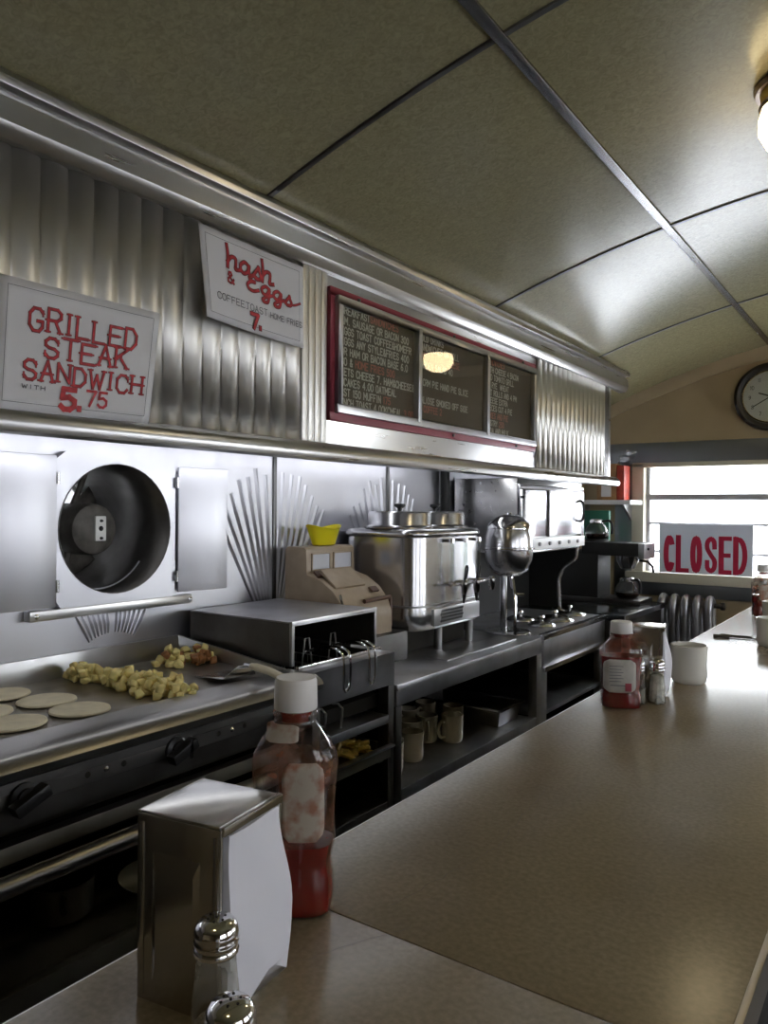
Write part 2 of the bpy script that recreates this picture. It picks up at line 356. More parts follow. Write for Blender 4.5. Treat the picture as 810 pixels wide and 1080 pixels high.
# ------------------------------------------------------------------ stroke lettering
G = {
'A':[[(0,0),(.5,1),(1,0)],[(.2,.38),(.8,.38)]], 'B':[[(0,0),(0,1),(.7,1),(.92,.86),(.92,.66),(.7,.53),(0,.53)],[(.7,.53),(1,.4),(1,.14),(.75,0),(0,0)]],
'C':[[(1,.8),(.75,1),(.3,1),(0,.75),(0,.25),(.3,0),(.75,0),(1,.2)]], 'D':[[(0,0),(0,1),(.6,1),(1,.7),(1,.3),(.6,0),(0,0)]],
'E':[[(1,1),(0,1),(0,0),(1,0)],[(0,.52),(.75,.52)]], 'F':[[(1,1),(0,1),(0,0)],[(0,.52),(.75,.52)]],
'G':[[(1,.82),(.75,1),(.3,1),(0,.75),(0,.25),(.3,0),(.75,0),(1,.2),(1,.45),(.6,.45)]], 'H':[[(0,0),(0,1)],[(1,0),(1,1)],[(0,.52),(1,.52)]],
'I':[[(.5,0),(.5,1)]], 'J':[[(.9,1),(.9,.25),(.65,0),(.25,0),(0,.2)]], 'K':[[(0,0),(0,1)],[(1,1),(0,.42)],[(.3,.58),(1,0)]],
'L':[[(0,1),(0,0),(.95,0)]], 'M':[[(0,0),(0,1),(.5,.35),(1,1),(1,0)]], 'N':[[(0,0),(0,1),(1,0),(1,1)]],
'O':[[(.3,0),(0,.25),(0,.75),(.3,1),(.7,1),(1,.75),(1,.25),(.7,0),(.3,0)]], 'P':[[(0,0),(0,1),(.7,1),(1,.85),(1,.62),(.7,.47),(0,.47)]],
'Q':[[(.3,0),(0,.25),(0,.75),(.3,1),(.7,1),(1,.75),(1,.25),(.7,0),(.3,0)],[(.6,.3),(1,-.05)]],
'R':[[(0,0),(0,1),(.7,1),(1,.85),(1,.65),(.7,.5),(0,.5)],[(.55,.5),(1,0)]],
'S':[[(.95,.82),(.7,1),(.3,1),(.03,.82),(.05,.62),(.3,.52),(.7,.47),(.97,.34),(.95,.15),(.7,0),(.3,0),(.02,.2)]],
'T':[[(0,1),(1,1)],[(.5,1),(.5,0)]], 'U':[[(0,1),(0,.25),(.3,0),(.7,0),(1,.25),(1,1)]], 'V':[[(0,1),(.5,0),(1,1)]],
'W':[[(0,1),(.25,0),(.5,.75),(.75,0),(1,1)]], 'X':[[(0,0),(1,1)],[(0,1),(1,0)]], 'Y':[[(0,1),(.5,.5),(1,1)],[(.5,.5),(.5,0)]],
'Z':[[(0,1),(1,1),(0,0),(1,0)]], '0':[[(.3,0),(0,.3),(0,.7),(.3,1),(.7,1),(1,.7),(1,.3),(.7,0),(.3,0)]], '1':[[(.25,.8),(.55,1),(.55,0)]],
'2':[[(.02,.78),(.25,1),(.7,1),(.97,.78),(.9,.55),(0,0),(1,0)]], '3':[[(.05,.85),(.3,1),(.7,1),(.95,.8),(.85,.6),(.45,.52)],[(.45,.52),(.85,.47),(1,.25),(.75,0),(.3,0),(0,.18)]],
'4':[[(.75,0),(.75,1),(0,.32),(1,.32)]], '5':[[(.95,1),(.15,1),(.08,.55),(.55,.62),(.95,.45),(.95,.18),(.65,0),(.25,0),(0,.15)]],
'6':[[(.9,.9),(.6,1),(.2,.8),(0,.4),(.1,.1),(.45,0),(.85,.1),(.95,.35),(.7,.55),(.3,.52),(.05,.35)]], '7':[[(0,1),(1,1),(.35,0)]],
'8':[[(.5,.53),(.1,.7),(.15,.93),(.5,1),(.85,.93),(.9,.7),(.5,.53),(.02,.32),(.1,.06),(.5,0),(.9,.06),(.98,.32),(.5,.53)]],
'9':[[(.1,.1),(.4,0),(.8,.2),(1,.6),(.9,.9),(.55,1),(.15,.9),(.05,.65),(.3,.45),(.7,.48),(.95,.65)]],
'.':[[(.4,0),(.6,0)]], '-':[[(.15,.45),(.85,.45)]], '&':[[(1,0),(.2,.75),(.3,1),(.6,1),(.7,.8),(.1,.35),(.1,.1),(.4,0),(.7,.05),(1,.4)]], ',':[[(.5,.05),(.4,-.15)]],
}
RK = [0]
def ribbon(mb, pts, w, P, lift=0.0):
    """flat ink ribbon along 2D points; P maps (u,v,lift) to space"""
    pts = [Vector(p) for p in pts]
    for a, b_ in zip(pts, pts[1:]):
        d = b_-a
        if d.length < 1e-7: continue
        RK[0] = (RK[0]+1) % 41; lf = lift+RK[0]*7e-6
        d = d.normalized(); nrm = Vector((-d.y, d.x))*w/2; e = d*w*.38
        mb.add([P(*(a-e-nrm), lf), P(*(b_+e-nrm), lf), P(*(b_+e+nrm), lf), P(*(a-e+nrm), lf)], [(0,1,2,3)])
def text(mb, s, u, v, cw, ch, w, P, lift=0.0, pitch=1.35, serif=0.0, jit=0.0, slope=0.0):
    for c in s:
        if c == ' ': u += cw*pitch*.7; continue
        jv = random.uniform(-jit, jit)*ch; js = 1+random.uniform(-jit, jit)
        wide = cw*(.5 if c in 'I1.,' else 1.25 if c in 'MW' else 1)
        for st in G.get(c, G['-']):
            q = [(u+p[0]*wide, v+jv+slope*p[0]+p[1]*ch*js) for p in st]
            ribbon(mb, q, w, P, lift)
            if serif and c not in 'SCGO0123456789.&,':
                for e in (q[0], q[-1]):
                    ribbon(mb, [(e[0]-serif, e[1]), (e[0]+serif, e[1])], w*.6, P, lift)
            elif serif and c in 'SCG':
                for e in (q[0], q[-1]) if c == 'S' else (q[0],):
                    ribbon(mb, [(e[0], e[1]-serif*.9), (e[0], e[1]+serif*.9)], w*.6, P, lift)
        u += wide*1.0 + cw*(pitch-1)
    return u

# ------------------------------------------------------------------ setting
Y0, Y1, XL, XR = -2.2, 4.25, -1.65, 1.40
struct(MB().box(XL-.05, XR+.05, Y0-.05, Y1+.05, -.05, 0).build('floor', 'floor'))
def ceil_z(x): return 2.255-(x-.1)**2/7.2
xs = [XL+i*(XR+.02-XL)/46 for i in range(47)]
mb = MB(); poly = [(x, ceil_z(x)) for x in xs]+[(x, ceil_z(x)+.03) for x in reversed(xs)]
n_ = len(poly)
mb.loft([[(p[0], Y0, p[1]) for p in poly], [(p[0], Y1, p[1]) for p in poly]])
struct(mb.build('ceiling', 'ceiling', angle=30))
# ceiling seams: bright lengthwise strips, dark crosswise ribs following the vault
tn = 1
for x in (-.614, .83):
    z = ceil_z(x); sl = -(x-.1)/3.6
    mb = MB().obox((x, (Y0+Y1)/2, z-.003), Vector((1,0,sl)).normalized()*.011, (0,(Y1-Y0)/2,0), Vector((-sl,0,1)).normalized()*.004)
    struct(mb.build('trim_%d' % tn, 'strip_metal', bevel=.002)); tn += 1
for y in (-.95, .13, 1.215, 2.31, 3.32):
    rings = []
    for x in xs: rings.append([(x, y-.008, ceil_z(x)+.002), (x, y+.008, ceil_z(x)+.002), (x, y+.006, ceil_z(x)-.004), (x, y-.006, ceil_z(x)-.004)])
    struct(MB().loft(rings).build('trim_%d' % tn, 'strip_dark')); tn += 1
rings = [[(x, Y1-.035, ceil_z(x)+.002), (x, Y1, ceil_z(x)+.002), (x, Y1, ceil_z(x)-.062), (x, Y1-.012, ceil_z(x)-.062), (x, Y1-.02, ceil_z(x)-.055), (x, Y1-.03, ceil_z(x)-.012)] for x in xs]
struct(MB().loft(rings).build('trim_%d' % tn, 'wall_beige')); tn += 1
# back wall with the square hole behind the fan
FY, FZ, FR = 1.16, 1.29, .16
mb = MB()
mb.box(XL-.05, XL, Y0, FY-FR-.01, 0, 2.2).box(XL-.05, XL, FY+FR+.01, Y1, 0, 2.2)
mb.box(XL-.05, XL, FY-FR-.01, FY+FR+.01, 0, FZ-FR-.01).box(XL-.05, XL, FY-FR-.01, FY+FR+.01, FZ+FR+.01, 2.2)
wl = struct(mb.build('wall_back', 'steel_wall'))
# upright seams in the steel sheets and the fan-shaped pressed pleats between them
mb = MB()
for y in (.55, 1.742, 2.36): mb.box(XL-.001, XL+.005, y-.007, y+.007, .95, 1.54)
o = struct(mb.build('trim_%d' % tn, 'strip_dark', bevel=.0015)); tn += 1
for cy in (1.16, 1.742, 2.36):
    mb = MB(); cz = .90
    for k in range(-7, 8):
        if k == 0: continue
        a = k*.072+random.uniform(-.006, .006); da = .021
        r0 = .13; r1 = .60-.012*abs(k)-random.uniform(0, .05) if cy > 1.3 else .183/math.cos(a)
        def P(rr, aa, h): return (XL+h, cy+rr*math.sin(aa), cz+rr*math.cos(aa))
        rm = (r0+r1)*.5
        rings = []
        for t in (0, .15, .5, .85, 1):
            rr = r0+(r1-r0)*t; h = .0085*math.sin(PI*min(1, max(0, t*.8+.1)))
            rings.append([P(rr, a-da, -.001), P(rr, a, h), P(rr, a+da, -.001)])
        mb.loft(rings)
    struct(mb.build('trim_%d' % tn, 'steel_wall', angle=20)); tn += 1
# far wall with window opening
WX0, WX1, WZ0, WZ1 = -1.268, -.33, 1.0, 1.605
mb = MB()
mb.box(XL, WX0, Y1, Y1+.12, .95, 1.605).box(WX1, XR, Y1, Y1+.12, .95, 1.605).box(XL, XR, Y1, Y1+.12, 1.605, 2.32).box(XL, XR, Y1, Y1+.12, 0, .95).box(WX0, WX1, Y1, Y1+.12, .95, 1.0)
struct(mb.build('wall_far', 'wall_beige'))
struct(MB().box(XL, XR, Y1-.012, Y1, 1.606, 1.718).build('trim_%d' % tn, 'band_steel', bevel=.003)); tn += 1
struct(MB().box(-1.40, WX0-.03, Y1-.01, Y1, .0, 1.606).build('trim_%d' % tn, 'band_steel', bevel=.002)); tn += 1
struct(MB().box(WX0-.02, XR, Y1-.014, Y1, .885, .958).build('trim_%d' % tn, 'band_steel', bevel=.003)); tn += 1
w = bpy.data.objects.new('window_1', None); COL.objects.link(w); w.location = (WX0, Y1, WZ0); OFF['window_1'] = Vector(w.location); struct(w)
mb = MB()
mb.box(WX0-.035, WX0+.03, Y1-.02, Y1+.08, WZ0-.02, WZ1).box(WX1-.03, WX1+.035, Y1-.02, Y1+.08, WZ0-.02, WZ1).box(WX0-.035, WX1+.035, Y1-.02, Y1+.08, WZ1-.022, WZ1+.004)
struct(mb.build('window_frame', 'frame_cream', w, bevel=.004))
struct(MB().box(WX0-.06, WX1+.06, Y1-.05, Y1+.08, WZ0-.042, WZ0+.012).build('window_sill', 'frame_cream', w, bevel=.005))
mb = MB()
mb.box(WX0+.03, WX0+.05, Y1+.03, Y1+.055, WZ0, WZ1-.02).box(WX1-.05, WX1-.03, Y1+.03, Y1+.055, WZ0, WZ1-.02)
mb.box(WX0+.03, WX1-.03, Y1+.02, Y1+.055, 1.405, 1.437).box(WX0+.03, WX1-.03, Y1+.03, Y1+.055, 1.27, 1.284).box(WX0+.03, WX1-.03, Y1+.03, Y1+.055, 1.115, 1.13)
struct(mb.build('window_sash', 'sash_grey', w, bevel=.003))
struct(MB().box(WX0+.03, WX1-.03, Y1+.042, Y1+.046, WZ0, WZ1-.02).build('window_pane', 'window_glass', w))
# street side wall with a row of windows, and the wall behind the camera with a glazed door
wins = [(-.45, .55), (.85, 1.85), (2.15, 3.15), (3.4, 4.05)]
mb = MB().box(XR, XR+.1, Y0, Y1, 0, 1.02).box(XR, XR+.1, Y0, Y1, 1.78, 2.25)
prev = Y0
for a, b_ in wins: mb.box(XR, XR+.1, prev, a, 1.02, 1.78); prev = b_
mb.box(XR, XR+.1, prev, Y1, 1.02, 1.78)
struct(mb.build('wall_right', 'wall_beige'))
for i, (a, b_) in enumerate(wins):
    w = bpy.data.objects.new('window_%d' % (i+2), None); COL.objects.link(w); w.location = (XR, a, 1.02); OFF[w.name] = Vector(w.location); struct(w)
    mb = MB().box(XR-.01, XR+.1, a, a+.035, 1.02, 1.78).box(XR-.01, XR+.1, b_-.035, b_, 1.02, 1.78).box(XR-.01, XR+.1, a, b_, 1.02, 1.055).box(XR-.01, XR+.1, a, b_, 1.745, 1.78).box(XR+.02, XR+.06, a, b_, 1.39, 1.42)
    struct(mb.build('window_frame', 'frame_cream', w, bevel=.003))
    struct(MB().box(XR+.05, XR+.054, a+.03, b_-.03, 1.05, 1.75).build('window_pane', 'window_glass' if i == 3 else 'dimmed_glass', w))
struct(MB().box(XL, XR, Y0-.1, Y0, 0, 2.32).build('wall_near', 'wall_beige'))
struct(MB().box(-30, 40, -30, 45, -.5, -.45).build('ground', 'outside'))
struct(MB().box(-14, 10, 20, 24, -.45, 2.2).build('exterior_wall', 'outside_wall'))

# ------------------------------------------------------------------ exhaust hood
HX = -1.2; HE = 3.55
hd = thing('exhaust_hood', 'long stainless exhaust hood with fluted front panels over the cooking line', 'hood', (-1.4, 1.5, 1.46))
crown = [(-1.21,1.922),(-1.178,1.922),(-1.168,1.934),(-1.164,1.944),(-1.168,1.984),(-1.178,1.988),(-1.178,1.994),(-1.158,1.997),(-1.156,2.010),(-1.165,2.024),(-1.21,2.04)]
MB().prism(crown, 'y', -.9, HE+.16).build('crown_moulding', 'steel_hood', hd, bevel=.0015, angle=25)
rail = [(-1.205,1.463),(-1.190,1.460),(-1.172,1.464),(-1.168,1.475),(-1.170,1.488),(-1.178,1.498),(-1.19,1.505),(-1.205,1.507)]
MB().prism(rail, 'y', -.9, HE+.06).build('drip_rail', 'steel_hood', hd, angle=50)
def flutes(a, b_, z0, z1):
    g = []; N = int((b_-a)/.05*14)
    ys = [a+(b_-a)*i/N for i in range(N+1)]
    def dx(y):
        t = (y/.05) % 1
        return HX+.002+.0075*(abs(math.sin(PI*t))**.8)
    for z in (z0, z1): g.append([(dx(y), y, z) for y in ys])
    return MB().sheet(g)
flutes(-.9, 1.35, 1.50, 1.93).build('fluted_panel', 'steel_flute', hd, angle=50, thick=.001, flip=False)
flutes(2.70, HE-.09, 1.50, 1.93).build('fluted_panel', 'steel_flute', hd, angle=50, thick=.001, flip=False)
MB().box(HX-.02, HX, 1.35, 2.70, 1.48, 1.95).build('flat_panel', 'steel_hood', hd, bevel=.001)
mb = MB()
for y in (1.352, 1.375, 1.398, 1.421): mb.prism([(y, 1.505), (y+.022, 1.505), (y+.022, 1.925), (y, 1.925)], 'x', HX, HX+.008)
mb.build('trim_post', 'steel_flute', hd, bevel=.006)
MB().box(HX-.02, HX+.008, HE-.09, HE-.035, 1.50, 1.93).build('end_post', 'steel_dark', hd, bevel=.003)
mb = MB().prism([(XL, 1.49), (HX+.004, 1.49), (HX+.004, 2.02), (XL, 1.825)], 'y', HE-.035, HE)
mb.build('end_panel', 'steel_hood', hd, bevel=.002)
MB().box(XL, HX-.005, -.9, HE-.03, 1.53, 1.55).build('soffit', 'steel_hood', hd)
# lit tube fitted under the hood
tb = thing('fluorescent_light', 'slim fluorescent tube light fixed out of sight under the hood', 'light', (-1.43, 1.6, 1.5))
MB().box(-1.47, -1.39, .1, 2.75, 1.516, 1.53).build('light_housing', 'white_plate', tb)
MB().lathe([(.012, .12), (.012, 2.73)], (-1.43, 0, 1.503), 12, 'y').build('tube', 'tube', tb)

# ------------------------------------------------------------------ paper signs
def sign_map(org, du, dv, curl):
    org, du, dv = Vector(org), Vector(du), Vector(dv)
    L = du.length; H = dv.length; nrm = Vector((1,0,0))
    def P(u, v, lift=0.0):
        return org+du*(u/L)+dv*(v/H)+nrm*(curl(u/L, v/H)+lift)
    return P, L, H
def card(name, label, P, L, H, border):
    s = thing(name, label, 'sign', P(L/2, 0))
    g = [[P(L*i/16, H*j/10) for i in range(17)] for j in range(11)]
    MB().sheet(g).build('card', 'paper', s, thick=.0012, flip=False)
    mb = MB(); e = border
    fr = [(e,e),(L-e,e),(L-e,H-e),(e,H-e),(e,e)]
    for a, b_ in zip(fr, fr[1:]):
        k = 10; ribbon(mb, [(a[0]+(b_[0]-a[0])*i/k, a[1]+(b_[1]-a[1])*i/k) for i in range(k+1)], .0008, P, .0012)
    mb.build('ruled_border', 'ink_grey', s, flip=False)
    return s
# grilled steak sandwich
P0, L, H = sign_map((-1.178, .612, 1.497), (0, .306, .003), (0, .012, .212), lambda u, v: .010*(u-.5)**2-.004*v+.012*max(0, u-.75)*(1-v))
P = lambda u, v, lift=0.0: P0(u*(1-.055*(1-v/H)), v, lift)
s = card('paper_sign', 'hand lettered grilled steak sandwich sign leaning on the hood rail', P, L, H, .013)
def both(s, rows, wd, serif, jit, name='lettering'):
    st = random.getstate(); mb = MB()
    for (t, u, v, cw, ch, w, pt) in rows: text(mb, t, u, v, cw, ch, w*1.45, P, .0018, pt, serif*1.1, jit)
    mb.build('lettering_outline', 'ink_dark', s, flip=False)
    random.setstate(st); mb = MB()
    for (t, u, v, cw, ch, w, pt) in rows: text(mb, t, u, v, cw, ch, w, P, .0024, pt, serif, jit)
    mb.build(name, 'ink_red', s, flip=False)
both(s, [('GRILLED', .052, .135, .023, .036, .0042, 1.42), ('STEAK', .082, .094, .025, .034, .0042, 1.38), ('SANDWICH', .047, .053, .0225, .032, .0040, 1.38)], .004, .0045, .07)
mb = MB(); text(mb, '5', .118, .010, .028, .034, .0095, P, .0026, 1.3); text(mb, '.', .152, .013, .010, .03, .011, P, .0026); text(mb, '75', .168, .020, .018, .026, .0048, P, .0026, 1.3)
mb.build('price', 'ink_red', s, flip=False)
mb = MB(); text(mb, 'WITH', .045, .037, .0075, .006, .0016, P, .0026, 1.6); mb.build('small_note', 'ink_grey', s, flip=False)
# hash & eggs
P, L, H = sign_map((-1.180, 1.020, 1.722), (0, .312, -.006), (0, -.004, .187), lambda u, v: .006+.022*(1-u)**2*(1-v)+.006*(u-.5)**2)
s = card('paper_sign', 'hand lettered hash and eggs sign hanging below the crown moulding', P, L, H, .014)
scr = {'h':([[(0,1.9),(.05,1.0),(0,0)],[(0,.45),(.25,.95),(.5,.95),(.52,.5),(.5,.05),(.75,.1)]], .8),
 'a':([[(.55,.8),(.3,1.0),(.05,.7),(.02,.3),(.2,.02),(.45,.25),(.56,.8),(.55,.2),(.68,.0),(.85,.25)]], .82),
 's':([[(0,.2),(.3,.9),(.36,1.05),(.4,.75),(.5,.35),(.42,.05),(.2,.0),(.1,.15)]], .6),
 'E':([[(.7,1.5),(.45,1.7),(.15,1.45),(.2,1.1),(.5,1.0),(.2,.9),(0,.5),(.1,.1),(.4,0),(.75,.25)]], .95),
 'g':([[(.58,.85),(.32,1.05),(.05,.7),(.1,.25),(.35,.15),(.58,.85),(.55,.0),(.45,-.6),(.2,-.7),(.1,-.45),(.4,-.05),(.8,.3)]], .85)}
def script(mb, t, u, v, sx, sy, w, lift, slope=0):
    for c in t:
        st, adv = scr[c]
        for q in st: ribbon(mb, smooth_pts([(u+p[0]*sx, v+p[1]*sy) for p in q], 6), w, P, lift)
        u += adv*sx; v += slope*adv*sx
    return u, v
for lift, wm, mt, nm in ((.0018, 1.5, 'ink_dark', 'lettering_outline'), (.0024, 1.0, 'ink_red', 'lettering')):
    mb = MB()
    script(mb, 'hash', .072, .120, .047, .0245, .0062*wm, lift, -.02)
    u, v = script(mb, 'Eggs', .130, .090, .0445, .0195, .0056*wm, lift, -.03)
    ribbon(mb, smooth_pts([(u-.02, v+.001), (u+.006, v+.006), (u+.025, v+.014)], 5), .004*wm, P, lift)
    text(mb, '&', .070, .088, .018, .022, .0034*wm, P, lift)
    mb.build(nm, mt, s, flip=False)
    mb = MB(); text(mb, '7', .138, .010, .022, .030, .0068*wm, P, lift); text(mb, '.', .164, .014, .008, .02, .0085*wm, P, lift)
    mb.build(nm.replace('lettering', 'price'), mt, s, flip=False)
mb = MB(); text(mb, 'COFFEE.', .036, .046, .0105, .0135, .0016, P, .0026, 1.35); text(mb, 'TOAST.', .122, .046, .0105, .0135, .0016, P, .0026, 1.35); text(mb, 'HOME FRIES', .200, .045, .0085, .012, .0016, P, .0026, 1.32)
mb.build('small_note', 'ink_grey', s, flip=False)

# ------------------------------------------------------------------ menu board
BX = HX+.002
BY0, BY1, BZ0, BZ1 = 1.447, 2.672, 1.563, 1.893
mbd = thing('menu_board', 'red framed three panel menu board with changeable white letters', 'menu board', (BX, 2.05, BZ0))
def ring(x0, x1, y0, y1, z0, z1, w):
    return MB().box(x0, x1, y0, y1, z0, z0+w).box(x0, x1, y0, y1, z1-w, z1).box(x0, x1, y0, y0+w, z0+w, z1-w).box(x0, x1, y1-w, y1, z0+w, z1-w)
ring(BX, BX+.012, BY0, BY1, BZ0, BZ1, .020).build('red_frame', 'red_trim', mbd, bevel=.002)
ring(BX, BX+.024, BY0+.018, BY1-.018, BZ0+.019, BZ1-.019, .020).build('metal_frame', 'steel_body', mbd, bevel=.003)
mb = MB()
for y in (1.838, 2.262): mb.box(BX, BX+.027, y-.009, y+.009, BZ0+.03, BZ1-.03)
mb.build('mullion', 'steel_body', mbd, bevel=.002)
mb = MB()
for y, z in ((1.56, BZ1-.012), (2.05, BZ1-.012), (2.55, BZ1-.012), (2.05, BZ0+.012), (2.5, BZ0+.012)): mb.lathe([(.005, 0), (.005, .004), (.002, .006)], (BX+.012, y, z), 10, 'x')
mb.build('screw', 'steel_dark', mbd)
Z0, Z1 = BZ0+.036, BZ1-.036
pans = [(1.483, 1.831, 'letterboard'), (1.845, 2.255, 'letterboard'), (2.269, 2.634, 'letterboard_dark')]
rows = [
 [('BREAKFAST', 'SANDWICHES'), ('AM. SAUSAGE OR BACON 300', ''), ('EGGS TOAST COFFEE&HOMEFR', ''), ('EGGS ANY STYLE&FRIES 400', ''), ('OR HAM OR BACON BASE 6.0', ''), ('GO & ', 'HOME FRIES 500'),
  ('LETS CHEESE 7. HAM&CHEESE8', ''), ('NCAKES 4.00 OATMEAL', ''), ('AST 150 MUFFIN ', '175'), ('ENCH TOAST 4.00KCMEAL', ' 3.00')],
 [('COLD DRINKS', ''), ('SANDWICHES ON ROLL', ''), ('', 'HAMBURGERS  CHEESE'), ('GARDEN SALAD 40', ''), ('', ''), ('O CRM PIE HAND PIE SLICE', ''), ('', ''), ('CALIOSE SMOKED OFF SIDE', ''), ('   ', 'COFFEE 2'), ('', '')],
 [('', 'SANDWICHES '), ('WITH CHEESE 4 BACON', ''), ('AND TOMATO GRILL', ''), ('ON RYE  WHEAT', ''), ('HOT ROLLS AND 4 PM', ''), ('CHEESE EXTRA', ''), ('PIECES CUT 4 PIE', ''), ('', 'CAKES AND PIE'), ('PASTRY', ' 250'), ('SODA AND MILK', '')]]
for (a, b_, mt), rw in zip(pans, rows):
    p = MB().box(BX, BX+.008, a-.006, b_+.006, Z0-.006, Z1+.006).build('letter_panel', mt, mbd)
    Pm = lambda u, v, lift=0.0: Vector((BX+.0088+lift, u, v))
    wm, rm = MB(), MB(); N = len(rw); rh = (Z1-Z0)/N
    for i, (t1, t2) in enumerate(rw):
        z = Z1-(i+1)*rh+.005; cw = min(.0098, (b_-a-.012)/(1.32*max(8, len(t1+t2))))
        u = text(wm, t1, a+.010, z, cw, .0180, .0036, Pm, 0, 1.4)
        text(rm, t2, u, z, cw, .0180, .0036, Pm, 0, 1.4)
    wm.build('letters', 'letters_white', p, flip=False)
    if rm.v: rm.build('red_letters', 'letters_red', p, flip=False)
    MB().box(BX+.019, BX+.021, a-.006, b_+.006, Z0-.006, Z1+.006).build('glass_pane', 'glass', mbd)

# ------------------------------------------------------------------ exhaust fan in the wall
fx = XL
fan = thing('exhaust_fan', 'round wall exhaust fan with open steel shutters above the griddle', 'fan', (XL, FY, FZ-.2))
N = 48; y0, y1, z0, z1 = .995, 1.338, 1.098, 1.474
inn, out = [], []
for j in range(N):
    a = 2*PI*j/N; c, s_ = math.cos(a), math.sin(a)
    inn.append((FY+FR*c, FZ+FR*s_))
    ty = ((y1-FY)/c if c > 0 else (y0-FY)/c) if abs(c) > 1e-6 else 1e9
    tz = ((z1-FZ)/s_ if s_ > 0 else (z0-FZ)/s_) if abs(s_) > 1e-6 else 1e9
    t = min(ty, tz); out.append((FY+t*c, FZ+t*s_))
mb = MB(); k = len(mb.v)
for x in (fx+.022, fx+.001):
    mb.v += [(x, *p) for p in inn]+[(x, *p) for p in out]
for j in range(N):
    q = (j+1) % N
    mb.f += [(j, q, N+q, N+j), (2*N+j, 3*N+j, 3*N+q, 2*N+q), (N+j, N+q, 3*N+q, 3*N+j), (j, 2*N+j, 2*N+q, q)]
mb.build('face_plate', 'steel_wall', fan, bevel=0, angle=40)
mb = MB().box(fx+.001, fx+.027, .93, 1.395, 1.083, 1.107)
mb.build('bottom_ledge', 'steel_hood', fan, bevel=.003)
mb = MB()
for y in (.945, 1.385): mb.lathe([(.006, 0), (.006, .003), (.002, .005)], (fx+.027, y, 1.095), 10, 'x')
mb.build('ledge_bolt', 'steel_bright', fan)
# duct lining
rings = []
for x in (fx+.024, fx-.10, fx-.34):
    rings.append([(x, FY+FR*math.cos(2*PI*j/N), FZ+FR*math.sin(2*PI*j/N)) for j in range(N)])
MB().loft(rings, False).build('duct', 'steel_dark', fan, thick=.002)
MB().lathe([(FR*.97, -.33), (FR*.85, -.30), (FR*.80, -.30)], (fx, FY, FZ), 48, 'x', False).build('venturi_ring', 'steel_hood', fan, thick=.003)
MB().obox((fx-.47, FY, FZ+.02), (.004, 0, 0), (0, .26, 0), (.04, 0, .28)).build('sky_light_plate', 'plate_grey', fan)  # plate added behind the open duct to show sky light as grey
mo = MB().lathe([(.018, -.30), (.03, -.285), (.060, -.27), (.068, -.25), (.068, -.12), (.064, -.105), (.05, -.096), (.018, -.092)], (fx, FY+.020, FZ-.005), 28, 'x').build('motor', 'motor', fan)
pl = MB().box(fx-.096, fx-.088, FY+.012, FY+.044, FZ-.035, FZ+.030).build('motor_plate', 'white_plate', mo, bevel=.003)
mb = MB()
for dz in (-.025, 0.0, .02): mb.lathe([(.004 if dz else .007, 0), (.003, .006)], (fx-.088, FY+.028, FZ-.0025+dz), 10, 'x')
mb.build('plate_bolt', 'iron', mo)
mb = MB()
mb.tube([(fx-.19, FY+.0, FZ-.06), (fx-.19, FY-.01, FZ-.11), (fx-.19, FY-.02, FZ-.155)], .010, 8)
mb.tube([(fx-.19, FY+.01, FZ+.055), (fx-.19, FY+.03, FZ+.10), (fx-.19, FY+.05, FZ+.15)], .008, 8)
mb.tube([(fx-.19, FY-.04, FZ+.0), (fx-.19, FY-.10, FZ+.02), (fx-.19, FY-.157, FZ+.03)], .008, 8)
mb.build('motor_bracket', 'motor', fan)
for q in range(4):
    a0 = q*PI/2+.5; g = []
    for i in range(6):
        rr = .03+.118*i/5; row = []
        for j in range(6):
            t = -1+2*j/5; aa = a0+t*(.52-.12*i/5); row.append((fx-.285+.022*t, FY+.015+rr*math.cos(aa), FZ-.005+rr*math.sin(aa)))
        g.append(row)
    MB().sheet(g).build('blade', 'motor', fan, thick=.002)
MB().tube([(fx-.06, FY+.155*math.cos(a), FZ+.155*math.sin(a)) for a in [-.2*PI-1.25*i/14 for i in range(15)]], .0022, 6).build('power_wire', 'sash_grey', fan)
# shutters folded back
def shutter(ya, yb, za, zb, dx):
    mb = MB()
    xs0, xs1 = (fx+.024+dx, fx+.024) if ya < FY else (fx+.024, fx+.024+dx)
    mb.loft([[(xs0, ya, za), (xs0, ya, zb), (xs0+.006, ya, zb), (xs0+.006, ya, za)], [(xs1, yb, za), (xs1, yb, zb), (xs1+.006, yb, zb), (xs1+.006, yb, za)]])
    return mb
sh = shutter(.845, .992, 1.113, 1.462, .010).build('shutter', 'steel_wall', fan, bevel=.002)
sh2 = shutter(1.343, 1.500, 1.117, 1.452, .02).build('shutter', 'steel_wall', fan, bevel=.002)
mb = MB()
for y, zz in ((1.339, 1.41), (1.339, 1.16), (.994, 1.41), (.994, 1.16)): mb.lathe([(.005, -.014), (.005, .014)], (fx+.029, y, zz), 10, 'z')
mb.build('hinge', 'steel_bright', fan)

